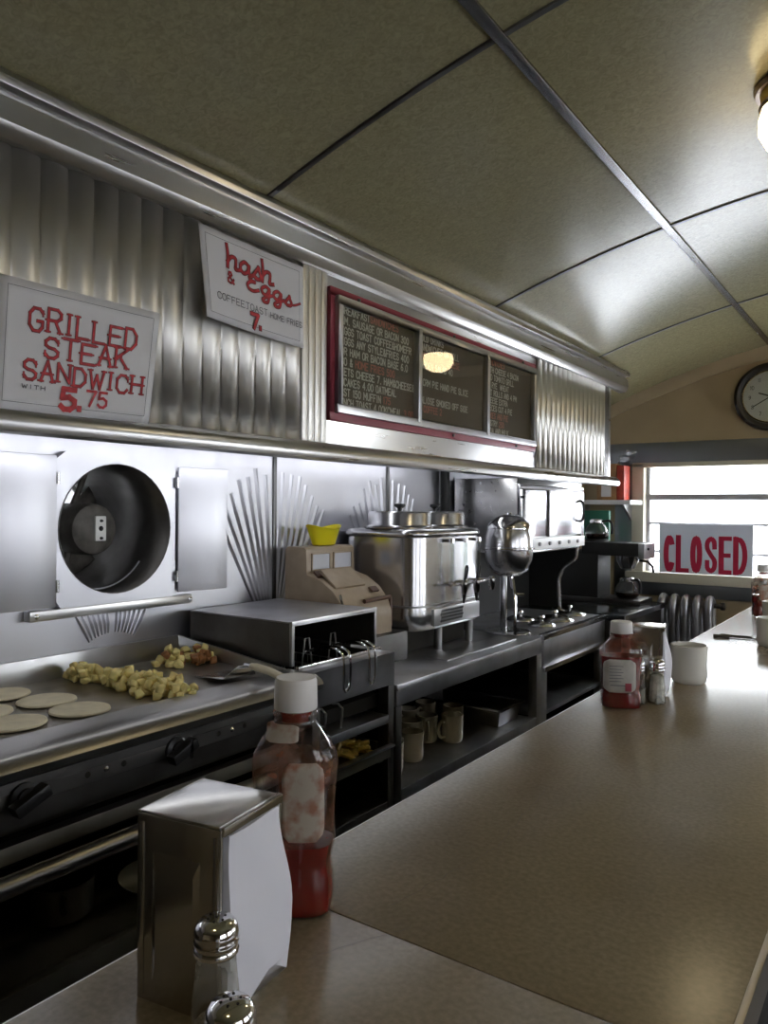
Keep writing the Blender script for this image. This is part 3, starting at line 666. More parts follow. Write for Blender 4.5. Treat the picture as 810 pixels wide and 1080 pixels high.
# ------------------------------------------------------------------ griddle
GY0, GY1 = -.35, 1.366; GZ = .944
gr = thing('griddle', 'long flat top gas griddle with rounded steel front rail and black knobs', 'griddle', (-1.4, .6, 0))
MB().box(-1.64, -1.245, GY0, GY1-.006, GZ-.02, GZ).build('cooking_plate', 'steel_plate', gr, bevel=.002)
sp = MB().prism([(-1.645, GZ-.02), (-1.645, .998), (-1.636, .998), (-1.632, GZ-.02)], 'y', GY0, GY1).build('back_splash', 'steel_body', gr, bevel=.001)
MB().prism([(-1.64, GZ-.02), (-1.64, .998), (-1.25, GZ+.012), (-1.235, GZ-.02)], 'y', GY1-.008, GY1).build('side_splash', 'steel_body', gr, bevel=.001)
MB().prism([(-1.25, .87), (-1.25, .948), (-1.243, .956), (-1.18, .957), (-1.155, .954), (-1.139, .946), (-1.132, .935), (-1.135, .922), (-1.148, .914), (-1.16, .91), (-1.16, .87)], 'y', GY0, GY1).build('front_rail', 'steel_rail', gr, angle=45)
MB().prism([(-1.25, .80), (-1.25, .915), (-1.158, .915), (-1.166, .832), (-1.172, .825)], 'y', GY0, GY1).build('control_panel', 'steel_dark', gr, bevel=.002)
def px(z): return -1.158-(.915-z)*.008/.083
for y in (.09, .38, .655, .957, 1.25):
    z = .882; x = px(z)
    kb = MB().lathe([(.024, 0), (.024, .008), (.017, .012), (.017, .018)], (x, y, z), 20, 'x').build('knob', 'black_plastic', gr)
    MB().obox((x+.024, y, z), (.012, 0, 0), (0, .028, .012), (0, -.004, .009)).build('knob_grip', 'black_plastic', kb, bevel=.003)
    if y > .9:
        MB().obox((x+.034, y+.012, z+.004), (.002, 0, 0), (0, .003, 0), (0, 0, .018)).build('pointer', 'chrome', kb)
mb, mh = MB(), MB()
for y in (.51, .806, 1.103):
    mb.lathe([(.0055, 0), (.0055, .003), (.002, .006)], (px(.885), y, .885), 10, 'x')
    for d in (-.036, .036): mh.lathe([(.0055, 0), (.0055, .0015)], (px(.885), y+d, .885), 10, 'x')
mb.build('panel_bolt', 'chrome', gr); mh.build('panel_hole', 'shade_black', gr)
tgp = MB().obox((px(.865)+.002, .632-.05, .865), (.0015, 0, 0), (0, .022, 0), (0, 0, .026)).build('number_plate', 'label_grey', gr, bevel=.001)
mb = MB(); text(mb, '3', .575, .852, .014, .026, .0045, lambda u, v, l=0.0: Vector((px(.865)+.0042+l, u, v))); mb.build('numeral', 'ink_black', tgp, flip=False)
# stand below
MB().box(-1.62, -1.60, GY0, GY1, .02, .82).box(-1.62, -1.2, GY1-.02, GY1, .02, .82).build('stand_panel', 'shade_black', gr)
for y in (GY0+.03, GY1-.05):
    for x in (-1.57, -1.2): MB().box(x-.018, x+.018, y-.018, y+.018, 0, .83).build('leg', 'steel_dark', gr, bevel=.003)
MB().box(-1.6, -1.19, GY0, GY1-.02, .545, .565).box(-1.192, -1.17, GY0, GY1-.02, .512, .568).build('lower_shelf', 'steel_mid', gr, bevel=.003)
MB().box(-1.225, -1.2, GY0, GY1-.02, .762, .792).build('grease_tray', 'steel_mid', gr, bevel=.003)
MB().lathe([(.0175, GY0), (.0175, GY1-.05)], (-1.168, 0, .744), 20, 'y').build('towel_rail', 'steel_rail', gr)
mb = MB()
for y in (GY0+.06, .45, 1.25): mb.box(-1.20, -1.168, y-.006, y+.006, .735, .749)
mb.build('rail_bracket', 'steel_dark', gr)
# pots stored on the stand's shelf
sp = thing('sauce_pan', 'dark saucepan stored on the lower griddle shelf', 'pan', (-1.34, .83, .565))
MB().lathe([(.0, .002), (.055, 0), (.062, .006), (.064, .07), (.067, .072), (.062, .07), (.058, .008), (0, .007)], (-1.34, .83, .565), 28).build('pot', 'steel_dark', sp)
MB().tube([(-1.28, .80, .625), (-1.24, .775, .635), (-1.205, .755, .64)], .006, 8).build('handle', 'iron', sp)
pt = thing('plate', 'pale plate lying on the lower griddle shelf beside the pan', 'plate', (-1.29, 1.03, .565))
MB().lathe([(0, 0), (.05, 0), (.085, .012), (.086, .015), (.05, .005), (0, .004)], (-1.29, 1.03, .565), 32).build('dish', 'white_plate', pt)

# pancakes
pk = [(-1.570, .838, .056, 'round pale pancake at the back of the batch, nearest the back splash'),
      (-1.450, .868, .056, 'round pale pancake in mid batch, between back and front pancakes'),
      (-1.335, .868, .056, 'round pale pancake nearest the diced potatoes, at the right of the batch'),
      (-1.462, .748, .052, 'round pale pancake cut by the picture edge, in mid batch'),
      (-1.345, .742, .056, 'round pale pancake at the front of the batch, beside the rail')]
for x, y, r_, lb in pk:
    rings = []; ph = random.uniform(0, 6)
    for rr, h in ((.0, .0), (.9, .0), (1.0, .003), (.98, .0065), (.85, .0085), (.4, .009), (.0, .009)):
        rings.append([(x+r_*max(rr, .001)*(1+.03*math.sin(2*a+ph)+.02*math.sin(3*a))*math.cos(a), y+r_*max(rr, .001)*(1+.03*math.sin(2*a+ph))*math.sin(a), GZ+.0005+h) for a in [2*PI*j/36 for j in range(36)]])
    o = MB().loft(rings).build('pancake', 'pancake'); tag(o, lb, 'pancake', 'pancakes on the griddle')
# potato cubes
def chunk(name, mat, s=.009):
    bm = bmesh.new(); bmesh.ops.create_cube(bm, size=2*s)
    for v in bm.verts: v.co *= random.uniform(.75, 1.2)
    bmesh.ops.bevel(bm, geom=list(bm.edges), offset=s*.45, segments=2, profile=.6, affect='EDGES')
    me = bpy.data.meshes.new(name); bm.to_mesh(me); bm.free(); me.materials.append(M[mat])
    me.polygons.foreach_set('use_smooth', [True]*len(me.polygons)); return me
cm = [chunk('potato_chunk', 'potato', s) for s in (.008, .009, .010, .0085)]; cb = [chunk('browned_chunk', 'potato_brown', s) for s in (.007, .009)]
def scatter(nm, me, p, label, cat, group):
    o = bpy.data.objects.new(nm, me); COL.objects.link(o); o.location = p; o.rotation_euler = [random.uniform(0, 6) for _ in range(3)]
    return tag(o, label, cat, group)
spots = []
def place(p0, wid, n, zmax, d=.0145):
    k = 0
    while n > 0 and k < 6000:
        k += 1
        p = Vector(p0(random.random()))+Vector((random.gauss(0, wid), random.gauss(0, wid), 0))
        z = GZ+.0085
        while any((Vector((p.x, p.y, z))-q).length < d for q in spots) and z < zmax: z += .003
        if z >= zmax: continue
        q = Vector((p.x, p.y, z)); spots.append(q); n -= 1; yield q
line = [(-1.60, 1.015, 0), (-1.52, 1.05, 0), (-1.42, 1.055, 0), (-1.34, 1.055, 0), (-1.275, 1.06, 0)]
def along(t):
    i = min(3, int(t*4)); f = t*4-i; return Vector(line[i]).lerp(Vector(line[i+1]), f)
for q in place(along, .022, 120, GZ+.034):
    scatter('potato_chunk', random.choice(cm), q, 'pale yellow diced potato chunk in the long heap on the griddle', 'diced potato', 'home fries in the long heap')
def blob(t): return Vector((-1.535+.045*math.cos(t*40), 1.305+.05*math.sin(t*40), 0))
for i, q in enumerate(place(blob, .014, 52, GZ+.036)):
    if i % 5 < 3: scatter('potato_chunk', random.choice(cm), q, 'golden diced potato chunk in the small browned heap by the side splash', 'diced potato', 'golden chunks in the small heap')
    else: scatter('browned_potato', random.choice(cb), q, 'dark browned potato bit in the small heap by the side splash', 'diced potato', 'browned bits in the small heap')
# turner
tu = thing('griddle_turner', 'wide steel griddle turner with cream handle lying on the griddle corner', 'turner', (-1.30, 1.19, GZ))
a, b_ = Vector((-1.385, 1.165, GZ+.003)), Vector((-1.28, 1.195, GZ+.010))
side = Vector((.045, .115, 0)).normalized()*.05
ax = Vector((.16, -.035, 0)).normalized(); nrm = Vector((-ax.y, ax.x, 0))*.045
c0 = Vector((-1.385, 1.250, GZ+.002)); c1 = c0+ax*.125+Vector((0,0,.014)); c2 = c1+ax*.03+Vector((0,0,.030))
g = [[c0-nrm, c0-nrm*.33, c0+nrm*.33, c0+nrm], [c1-nrm*.95, c1-nrm*.33, c1+nrm*.33, c1+nrm*.95], [c2-nrm*.5, c2-nrm*.2, c2+nrm*.2, c2+nrm*.5]]
MB().sheet(g).build('blade', 'steel_bright', tu, thick=.002, flip=False)
c3 = c2+ax*.02+Vector((0,0,.002)); c4 = c3+ax*.13+Vector((0,0,-.006))
MB().tube([c2-ax*.008, c3+ax*.01], .004, 8).build('tang', 'steel_bright', tu)
MB().tube([c3, c3+ax*.02, c3+ax*.07, c4-ax*.01, c4], [.0065, .009, .0085, .009, .006], 10).build('handle', 'handle_cream', tu)

# ------------------------------------------------------------------ fryer with box cover
RY0, RY1 = 1.372, 1.715; RX = -1.17
fr = thing('deep_fryer', 'stainless deep fryer cabinet with open racks below', 'fryer', (-1.4, 1.54, 0))
MB().prism([(-1.215, .953), (RX+.004, .955), (RX, .948), (RX, .866), (-1.215, .866)], 'y', RY0, RY1).build('front_panel', 'steel_dull', fr, bevel=.002)
MB().box(-1.64, -1.215, RY0, RY1, .80, .835).box(-1.64, -1.62, RY0, RY1, .835, .95).box(-1.62, -1.215, RY0, RY0+.008, .835, .95).box(-1.62, -1.215, RY1-.008, RY1, .835, .95).build('fry_well', 'shade_black', fr)
MB().box(-1.226, -1.214, RY0, RY1, .948, .962).build('well_rim', 'steel_bright', fr, bevel=.002)
for y in (RY0, RY1-.028): MB().box(-1.205, RX, y, y+.028, 0, .866).build('corner_post', 'steel_dark', fr, bevel=.002)
MB().box(-1.64, -1.62, RY0, RY1, 0, .80).box(-1.62, -1.205, RY0, RY0+.006, 0, .80).box(-1.62, -1.205, RY1-.006, RY1, 0, .80).build('liner', 'shade_black', fr)
MB().box(-1.62, RX+.002, RY0+.028, RY1-.028, .764, .788).build('rack_shelf', 'steel_dull', fr, bevel=.003)
MB().box(-1.62, RX, RY0+.028, RY1-.028, .515, .552).build('bottom_shelf', 'steel_dark', fr, bevel=.003)
for y in (1.44, 1.505): MB().tube([(-1.19, y, .79), (-1.185, y, .84), (-1.195, y-.006, .852), (-1.21, y-.01, .85)], .003, 6).build('drain_handle', 'steel_body', fr)
bx = thing('fryer_cover', 'open fronted stainless box cover standing over the fry baskets', 'fryer cover', (-1.42, 1.56, .94))
CY0, CY1, CX, CZ = 1.385, 1.735, -1.25, 1.065
MB().box(-1.62, CX, CY0, CY1, CZ-.004, CZ).build('top_sheet', 'steel_dull', bx, bevel=.001)
for ya in (CY0, CY1-.005): MB().box(-1.62, CX, ya, ya+.005, .955, CZ-.004).build('side_sheet', 'steel_dark', bx)
MB().box(-1.62, CX-.004, CY0+.005, CY0+.007, .955, CZ-.006).box(-1.62, CX-.004, CY1-.007, CY1-.005, .955, CZ-.006).box(-1.62, -1.615, CY0+.005, CY1-.005, .955, CZ-.004).box(-1.62, CX-.004, CY0+.006, CY1-.006, CZ-.007, CZ-.004).build('shade_liner', 'shade_black', bx)  # liner put in so the shaded inside stays black
MB().box(CX-.006, CX+.003, CY0-.002, CY1+.002, CZ-.010, CZ+.002).box(CX-.006, CX+.003, CY0-.002, CY0+.008, .957, CZ-.010).box(CX-.006, CX+.003, CY1-.008, CY1+.002, .957, CZ-.010).build('front_edge', 'steel_body', bx, bevel=.001)
def basket(y):
    t = thing('fry_basket', '', 'fry basket', (-1.38, y, .84))
    mb = MB()
    for z in (.86, .93): mb.tube([(-1.55, y-.048, z), (-1.28, y-.048, z), (-1.28, y+.048, z), (-1.55, y+.048, z)], .0018, 5, True)
    for i in range(7):
        xx = -1.55+i*.045
        mb.tube([(xx, y-.048, .93), (xx, y-.048, .86), (xx, y+.048, .86), (xx, y+.048, .93)], .0011, 4)
    mb.build('wire_cage', 'steel_body', t)
    for d in (-.013, .013):
        mb = MB(); pts = [(-1.285, y+d*.6, .975), (-1.24, y+d, .990), (-1.19, y+d, .996), (-1.165, y+d, .990), (-1.155, y+d, .975), (-1.153, y+d, .935), (-1.155, y+d*.9, .905), (-1.157, y+d*.4, .892), (-1.158, y, .890)]
        mb.tube(smooth_pts(pts, 5), .0032, 8); mb.build('handle_rod', 'chrome', t)
    MB().tube([(-1.285, y-.02, .935), (-1.285, y-.008, 1.01), (-1.285, y+.008, 1.01), (-1.285, y+.02, .935)], .0022, 6).build('hook', 'steel_body', t)
    return t
t = basket(1.482); tag(t, 'wire fry basket under the box cover, the one nearer the griddle', 'fry basket', 'fry baskets'); 
t = basket(1.588); tag(t, 'wire fry basket under the box cover, the one nearer the cash register', 'fry basket', 'fry baskets')
# tray of fries
ty0, ty1, tx0, tx1, tz = RY0+.035, RY1-.022, -1.52, -1.165, .672
tr = thing('fry_tray', 'shallow steel tray sliding out below the fryer, filled with fries', 'tray', ((tx0+tx1)/2, (ty0+ty1)/2, tz))
MB().box(tx0, tx1-.01, ty0, ty1, tz, tz+.004).box(tx0, tx1, ty0, ty0+.004, tz, tz+.032).box(tx0, tx1, ty1-.004, ty1, tz, tz+.032).box(tx0, tx0+.004, ty0, ty1, tz, tz+.032).box(tx1-.006, tx1, ty0, ty1, tz, tz+.030).build('pan', 'steel_mid', tr)
MB().box(tx1-.008, tx1+.010, ty0-.004, ty1+.006, tz+.029, tz+.035).box(tx0, tx1, ty0-.004, ty0+.006, tz+.031, tz+.034).box(tx0, tx1, ty1-.004, ty1+.004, tz+.031, tz+.034).build('rim', 'steel_dull', tr, bevel=.001)
MB().box(tx0, tx1-.02, ty0+.006, ty0+.03, tz-.014, tz).box(tx0, tx1-.02, ty1-.03, ty1-.006, tz-.014, tz).build('runner', 'steel_dark', tr)
fm = []
for i in range(4):
    mbx = MB(); l = random.uniform(.028, .042); b0 = random.uniform(-.004, .004)
    mbx.loft([[(t, b0*math.sin(t*50)+sy*.0042, sz*.0042) for sy, sz in ((-1,-1),(1,-1),(1,1),(-1,1))] for t in (-l, -l*.4, l*.4, l)])
    o = mbx.build('french_fry', 'fry', bevel=.001); fm.append(o.data); bpy.data.objects.remove(o)
for i in range(95):
    f = (i % 19)/19
    x = random.uniform(tx0+.20, tx1-.042); y = random.uniform(ty0+.04, ty1-.05)
    hz = tz+.016+.062*math.exp(-((y-(ty0+.13))/.085)**2)*random.uniform(.3, 1)
    o = bpy.data.objects.new('french_fry', fm[i % 4]); COL.objects.link(o); o.location = (x, y, hz)
    o.rotation_euler = (random.uniform(0, 3), random.uniform(-.35, .35), random.uniform(0, 6.3))
    tag(o, 'golden french fry heaped in the steel tray under the fryer', 'french fry', 'french fries in the tray')

# ------------------------------------------------------------------ back service counter
SX = -1.17; SZ = .862; SY0, SY1 = 1.72, 2.655
bc = thing('service_counter', 'stainless service counter with open mug shelf between fryer and steam table', 'counter', (-1.4, 2.2, 0))
MB().box(-1.645, SX+.006, SY0, SY1+.04, SZ-.012, SZ).box(SX-.01, SX+.006, SY0, SY1+.04, .802, SZ-.012).build('worktop', 'steel_dull', bc, bevel=.004)
MB().box(-1.645, -1.63, SY0, SY1, 0, .85).box(-1.63, SX-.02, SY0, SY0+.012, 0, .85).build('carcass', 'shade_black', bc)
MB().box(SX-.03, SX+.002, SY0, SY0+.03, 0, .80).build('corner_post', 'steel_dark', bc, bevel=.002)
MB().box(SX-.03, SX+.004, SY1-.0, SY1+.045, 0, SZ-.012).build('corner_post', 'steel_body', bc, bevel=.002)
MB().box(-1.63, SX, SY0+.012, SY1, .553, .566).box(SX-.006, SX+.004, SY0+.03, SY1, .532, .567).build('shelf', 'steel_dull', bc, bevel=.003)
MB().box(-1.63, SX-.02, SY0+.012, SY1, .20, .23).build('lower_shelf', 'steel_dark', bc)
MB().box(-1.30, -1.215, 2.08, 2.58, SZ, SZ+.006).build('drip_plate', 'steel_body', bc, bevel=.003)
def mug_parts(t, mat, R=.0375, Hh=.088):
    MB().lathe([(0, .0015), (R*.80, .0), (R*.90, .004), (R*.98, .02), (R*.94, Hh*.5), (R*.98, Hh*.85), (R, Hh), (R*.93, Hh+.001), (R*.87, Hh*.8), (R*.82, .012), (0, .009)], (0,0,0), 32).build('body', mat, t)
    MB().tube(smooth_pts([(R*.93, 0, Hh*.80), (R*1.45, 0, Hh*.83), (R*1.78, 0, Hh*.58), (R*1.55, 0, Hh*.28), (R*.95, 0, Hh*.22)], 5), .0055, 8).build('handle', mat, t)
mp = thing('coffee_mug', '', 'mug', (0,0,0), local=True); mug_parts(mp, 'mug')
mugs = [(-1.268, 1.845, -1.7, 'cream diner mug on the back shelf, closest to the fryer'),
        (-1.280, 1.975, -1.9, 'cream diner mug at the shelf front, second from the fryer'),
        (-1.350, 2.075, -1.2, 'cream diner mug at the shelf front, third from the fryer, set back'),
        (-1.345, 2.165, -.9, 'cream diner mug tucked behind the second tallest standing front mug'),
        (-1.275, 2.215, -1.8, 'cream diner mug with big round handle at the shelf front, fourth from the fryer'),
        (-1.335, 2.325, -.6, 'cream diner mug nearest the steel pan on the back shelf'),
        (-1.42, 1.95, -1.5, 'cream diner mug in the dark rear row, nearest the fryer'),
        (-1.44, 2.07, -1.5, 'cream diner mug in the dark rear row, second from the fryer'),
        (-1.44, 2.19, -1.5, 'cream diner mug in the dark rear row, third from the fryer'),
        (-1.44, 2.31, -1.5, 'cream diner mug in the dark rear row, nearest the steel pan')]
mugs[3] = (-1.345, 2.165, -.9, 'cream diner mug set back between the third and fourth front mugs')
for i, (x, y, rz, lb) in enumerate(mugs):
    o = mp if i == 0 else copy_tree(mp)
    o.location = (x, y, .5672); o.rotation_euler = (0, 0, rz); tag(o, lb, 'mug', 'mugs on the back shelf')
pn = thing('hotel_pan', 'rectangular steel pan on the back shelf beside the mugs', 'pan', (-1.31, 2.52, .567))
def pan(x0, x1, y0, y1, z0, z1, fl):
    return MB().loft([[(x0+fl, y0+fl, z0), (x1-fl, y0+fl, z0), (x1-fl, y1-fl, z0), (x0+fl, y1-fl, z0)], [(x0, y0, z1), (x1, y0, z1), (x1, y1, z1), (x0, y1, z1)],
                      [(x0+.004, y0+.004, z1), (x1-.004, y0+.004, z1), (x1-.004, y1-.004, z1), (x0+.004, y1-.004, z1)], [(x0+fl+.004, y0+fl+.004, z0+.004), (x1-fl-.004, y0+fl+.004, z0+.004), (x1-fl-.004, y1-fl-.004, z0+.004), (x0+fl+.004, y1-fl-.004, z0+.004)]])
pan(-1.55, -1.205, 2.43, 2.61, .568, .632, .014).build('basin', 'steel_dull', pn, bevel=.001)
MB().box(-1.56, -1.197, 2.42, 2.432, .629, .634).box(-1.56, -1.197, 2.608, 2.62, .629, .634).box(-1.209, -1.196, 2.42, 2.62, .629, .634).build('rolled_rim', 'steel_bright', pn, bevel=.001)

# riser, cash register, bowl
rs = tag(MB().box(-1.62, -1.345, 1.745, 2.045, SZ, .953).build('steel_riser', 'steel_dark', bevel=.004), 'low dark steel riser under the beige cash register', 'riser')
cr = thing('cash_register', 'old beige cash register with sloping keyboard cover beside the coffee urn', 'cash register', (-1.5, 1.87, .953))
KY0, KY1 = 1.752, 1.992
prof = [(-1.612, .953), (-1.612, 1.215), (-1.604, 1.225), (-1.535, 1.225), (-1.525, 1.218), (-1.522, 1.142), (-1.47, 1.128), (-1.42, 1.098), (-1.385, 1.058), (-1.372, 1.02), (-1.37, .953)]
MB().prism(prof, 'y', KY0, KY1).build('case', 'beige_paint', cr, bevel=.004, angle=30)
for ya, yb in ((KY0+.022, KY0+.112), (KY0+.128, KY1-.016)):
    wf = ring(-1.526, -1.519, ya, yb, 1.152, 1.206, .004).build('display_frame', 'beige_paint', cr)
    MB().box(-1.5235, -1.521, ya+.003, yb-.003, 1.155, 1.203).build('display_window', 'radiator', wf)
slp = Vector((.085, 0, -.07)).normalized(); nn = Vector((.07, 0, .085)).normalized()
c = Vector((-1.458, (KY0+KY1)/2-.025, 1.128))
MB().obox(c+nn*.002, slp*.040, (0, .075, 0), nn*.005).build('keyboard_cover', 'beige_paint', cr, bevel=.003)
MB().obox(Vector((-1.495, KY0+.045, 1.142))+nn*.001, slp*.012, (0, .035, 0), nn*.003).build('printer_slot', 'brown_part', cr)
MB().obox(Vector((-1.405, KY1-.055, 1.090))+nn*.002, slp*.010, (0, .018, 0), nn*.003).build('key_slot', 'brown_part', cr)
MB().tube([(-1.377, KY0+.10, 1.062), (-1.372, KY1-.01, 1.066)], .007, 8).build('bar_key', 'brown_part', cr)
MB().tube([(-1.390, KY0-.002, 1.09), (-1.375, KY0-.003, 1.05), (-1.369, KY0-.003, 1.01)], .004, 8).build('edge_trim', 'chrome', cr)
MB().box(-1.395, -1.376, KY1, KY1+.012, .97, 1.06).build('side_lever', 'brown_part', cr, bevel=.003)
yb_ = thing('yellow_bowl', 'bright yellow plastic bowl with wavy rim on top of the cash register', 'bowl', (-1.567, 1.885, 1.2255))
rings = []
for rr, h, wv in ((.0, 0, 0), (.040, 0, 0), (.046, .003, 0), (.062, .045, .1), (.070, .062, 1), (.072, .064, 1), (.068, .062, 1), (.058, .043, .1), (.042, .007, 0), (0, .006, 0)):
    rings.append([(-1.567+max(rr, .0005)*math.cos(a)*.62, 1.885+max(rr, .0005)*math.sin(a), 1.2255+h-wv*.010*(math.sin(a)**2*-.4+.5*math.cos(2*a)+.5)) for a in [2*PI*j/40 for j in range(40)]])
MB().loft(rings).build('bowl', 'yellow', yb_)

# ------------------------------------------------------------------ twin coffee urn
ur = thing('coffee_urn', 'twin stainless coffee urn with two round lids and front faucets', 'coffee urn', (-1.46, 2.27, SZ))
UY0, UY1, UX0, UX1 = 2.05, 2.515, -1.635, -1.315
def rrect(x0, x1, y0, y1, r_, n=8):
    out = []
    for cx, cy, a0 in ((x1-r_, y0+r_, -PI/2), (x1-r_, y1-r_, 0), (x0+r_, y1-r_, PI/2), (x0+r_, y0+r_, PI)):
        for i in range(n+1):
            a = a0+PI/2*i/n; out.append((cx+r_*math.cos(a), cy+r_*math.sin(a)))
    return out
def rr_loft(levels):
    return MB().loft([[(p[0], p[1], z) for p in rrect(UX0+d, UX1-d, UY0+d, UY1-d, max(.02, rad-d))] for d, z, rad in levels])
rr_loft([(.006, .945, .068), (.002, .95, .068), (.0, 1.0, .068), (.003, 1.02, .068), (.003, 1.25, .068), (-.004, 1.255, .068), (-.005, 1.265, .068), (.004, 1.276, .068), (.03, 1.279, .068)]).build('tank', 'steel_bright', ur, angle=50)
rr_loft([(-.003, 1.022, .068), (-.003, 1.028, .068)]).build('seam_band', 'steel_body', ur)
for yc in (2.168, 2.402):
    ld = MB().lathe([(.0, 0), (.121, 0), (.123, .005), (.113, .008), (.110, .012), (.110, .050), (.105, .057), (.03, .060), (0, .060)], (-1.463, yc, 1.279), 40).build('lid', 'steel_bright', ur, angle=50)
    MB().lathe([(0, 0), (.008, 0), (.008, .008), (.020, .016), (.019, .024), (0, .026)], (-1.463, yc, 1.338), 20).build('lid_knob', 'black_plastic', ld)
for x in (UX0+.05, UX1-.04):
    for y in (UY0+.06 if x < -1.5 else UY0+.20, UY1-.045): MB().lathe([(.014, 0), (.014, .085)], (x, y, SZ), 16).build('leg', 'steel_body', ur)
MB().box(UX0+.03, UX1-.08, UY0+.01, UY1-.01, SZ+.004, .944).build('shade_gap_box', 'shade_black', ur)  # black box put in for the shaded gap under the tank
MB().box(UX1-.002, UX1+.006, UY0+.10, UY1-.05, .955, 1.012).build('base_panel', 'steel_body', ur, bevel=.002)
mb = MB()
for i in range(12):
    for j in range(4):
        mb.obox((UX1+.0065, UY0+.145+i*.0125+(j % 2)*.006, .969+j*.011), (.0006, 0, 0), (0, .0040, .0034), (0, -.0030, .0026))
mb.build('vent_slots', 'iron', ur)
MB().box(UX1-.012, UX1-.004, UY0+.055, UY0+.073, .972, .990).build('blue_sticker', plain('blue sticker', (.05, .08, .2), .4), ur)
for i, y in enumerate((2.235, 2.330, 2.425)):
    gl = MB().lathe([(.0075, 1.10), (.0075, 1.235)], (UX1+.022, y, 0), 12).build('gauge_glass', 'jar_glass', ur)
    mb = MB()
    for z in (1.092, 1.238): mb.lathe([(.010, -.008), (.010, .008)], (UX1+.022, y, z), 12); mb.lathe([(.006, -.002), (.006, .022)], (UX1, y, z), 10, 'x')
    mb.build('gauge_fitting', 'chrome', gl)
MB().lathe([(.006, 2.21), (.006, 2.53)], (UX1+.030, 0, 1.088), 12, 'y').build('faucet_manifold', 'chrome', ur)
for y in (2.285, 2.375, 2.49):
    fc = MB().lathe([(.008, -.032), (.012, -.02), (.012, .012), (.007, .018)], (UX1+.042, y, 1.085), 14).lathe([(.007, 0), (.007, .045)], (UX1, y, 1.088), 10, 'x').build('faucet', 'chrome', ur)
    if y < 2.45:
        MB().tube(smooth_pts([(UX1+.042, y, 1.10), (UX1+.050, y-.007, 1.125), (UX1+.052, y-.006, 1.148), (UX1+.052, y+.006, 1.148), (UX1+.050, y+.007, 1.125), (UX1+.042, y, 1.10)], 4), .0035, 6).build('faucet_handle', 'black_plastic', fc)
        MB().lathe([(.008, 0), (.003, -.03)], (UX1+.042, y, 1.053), 10).build('faucet_spout', 'black_plastic', fc)

# dome dispenser
dd = thing('dome_dispenser', 'egg shaped polished steel hot drink dispenser on a stand', 'drink dispenser', (-1.36, 2.80, SZ))
ex, ey = -1.302, 2.690
egg = [(0, 1.085), (.044, 1.090), (.075, 1.113), (.090, 1.150), (.0945, 1.192), (.0945, 1.205), (.0925, 1.243), (.084, 1.274)]
MB().lathe(egg, (ex, ey, 0), 40).build('egg_body', 'steel_bright', dd, angle=60)
MB().lathe([(.0945, 1.190), (.0985, 1.193), (.0985, 1.199), (.0945, 1.202)], (ex, ey, 0), 40, cap=False).build('belt_band', 'chrome', dd)
MB().lathe([(.0875, 1.272), (.0875, 1.277), (.077, 1.296), (.053, 1.316), (.029, 1.325), (.012, 1.328), (.010, 1.333), (0, 1.334)], (ex, ey, 0), 40).build('dome_lid', 'chrome', dd, angle=50)
MB().lathe([(.012, SZ+.012), (.011, 1.08)], (ex-.04, ey+.03, 0), 14).build('pole', 'steel_bright', dd)
MB().box(ex-.012, ex+.012, ey-.048, ey-.035, SZ+.012, 1.095).build('stand_post', 'steel_bright', dd, bevel=.003)
MB().tube([(ex+.01, ey+.0, 1.085), (ex+.015, ey, 1.05), (ex+.02, ey+.02, 1.015), (ex+.035, ey+.06, 1.012)], .007, 8).build('spout', 'chrome', dd)
MB().lathe([(0, 0), (.085, 0), (.088, .006), (.080, .012), (.03, .014), (0, .014)], (ex, ey, .8665), 36).build('base_tray', 'steel_bright', dd)
MB().tube([(ex+.085, ey-.12, SZ+.02), (ex+.085, ey-.12, SZ+.16), (ex+.06, ey-.09, SZ+.225)], .006, 8).build('water_pipe', 'chrome', dd)
tag(MB().box(-1.50, -1.46, 2.66, 2.70, SZ, 1.07).build('black_canister', 'iron', bevel=.008), 'black slim canister between coffee urn and dome dispenser', 'canister')

# dark riser pipe on the wall
tag(MB().lathe([(.02, .87), (.02, 1.53)], (XL+.025, 2.745, 0), 16).build('wall_pipe', 'iron'), 'dark vertical pipe on the wall behind the coffee urn', 'pipe')

# ------------------------------------------------------------------ steam table
TY0, TY1 = 2.70, 3.42; TZ = .866
stb = thing('steam_table', 'stainless steam table with round inset wells and a high back panel', 'steam table', (-1.4, 3.08, 0))
MB().box(-1.645, SX+.004, TY0, TY1, TZ-.02, TZ).build('top_deck', 'steel_dull', stb, bevel=.003)
MB().prism([(SX-.012, TZ-.02), (SX+.014, TZ-.016), (SX+.016, TZ+.004), (SX-.012, TZ+.006)], 'y', TY0, TY1).build('front_lip', 'steel_bright', stb, bevel=.003)
MB().box(-1.2, SX, TY0+.03, TY1, .745, TZ-.02).build('front_panel', 'steel_dull', stb, bevel=.003)
MB().box(-1.22, SX+.012, TY0+.02, TY1, .725, .745).build('lower_lip', 'steel_bright', stb, bevel=.003)
MB().box(-1.64, -1.62, TY0, TY1, 0, .745).box(-1.62, SX-.01, TY1-.012, TY1, 0, .745).build('carcass', 'shade_black', stb)
MB().box(-1.62, SX, TY0, TY1, .555, .572).build('lower_shelf', 'steel_dull', stb, bevel=.003)
for y in (TY0+.03, TY1-.03): MB().box(SX-.03, SX, y-.03, y+.03, 0, .745).build('leg', 'steel_dull', stb, bevel=.002)
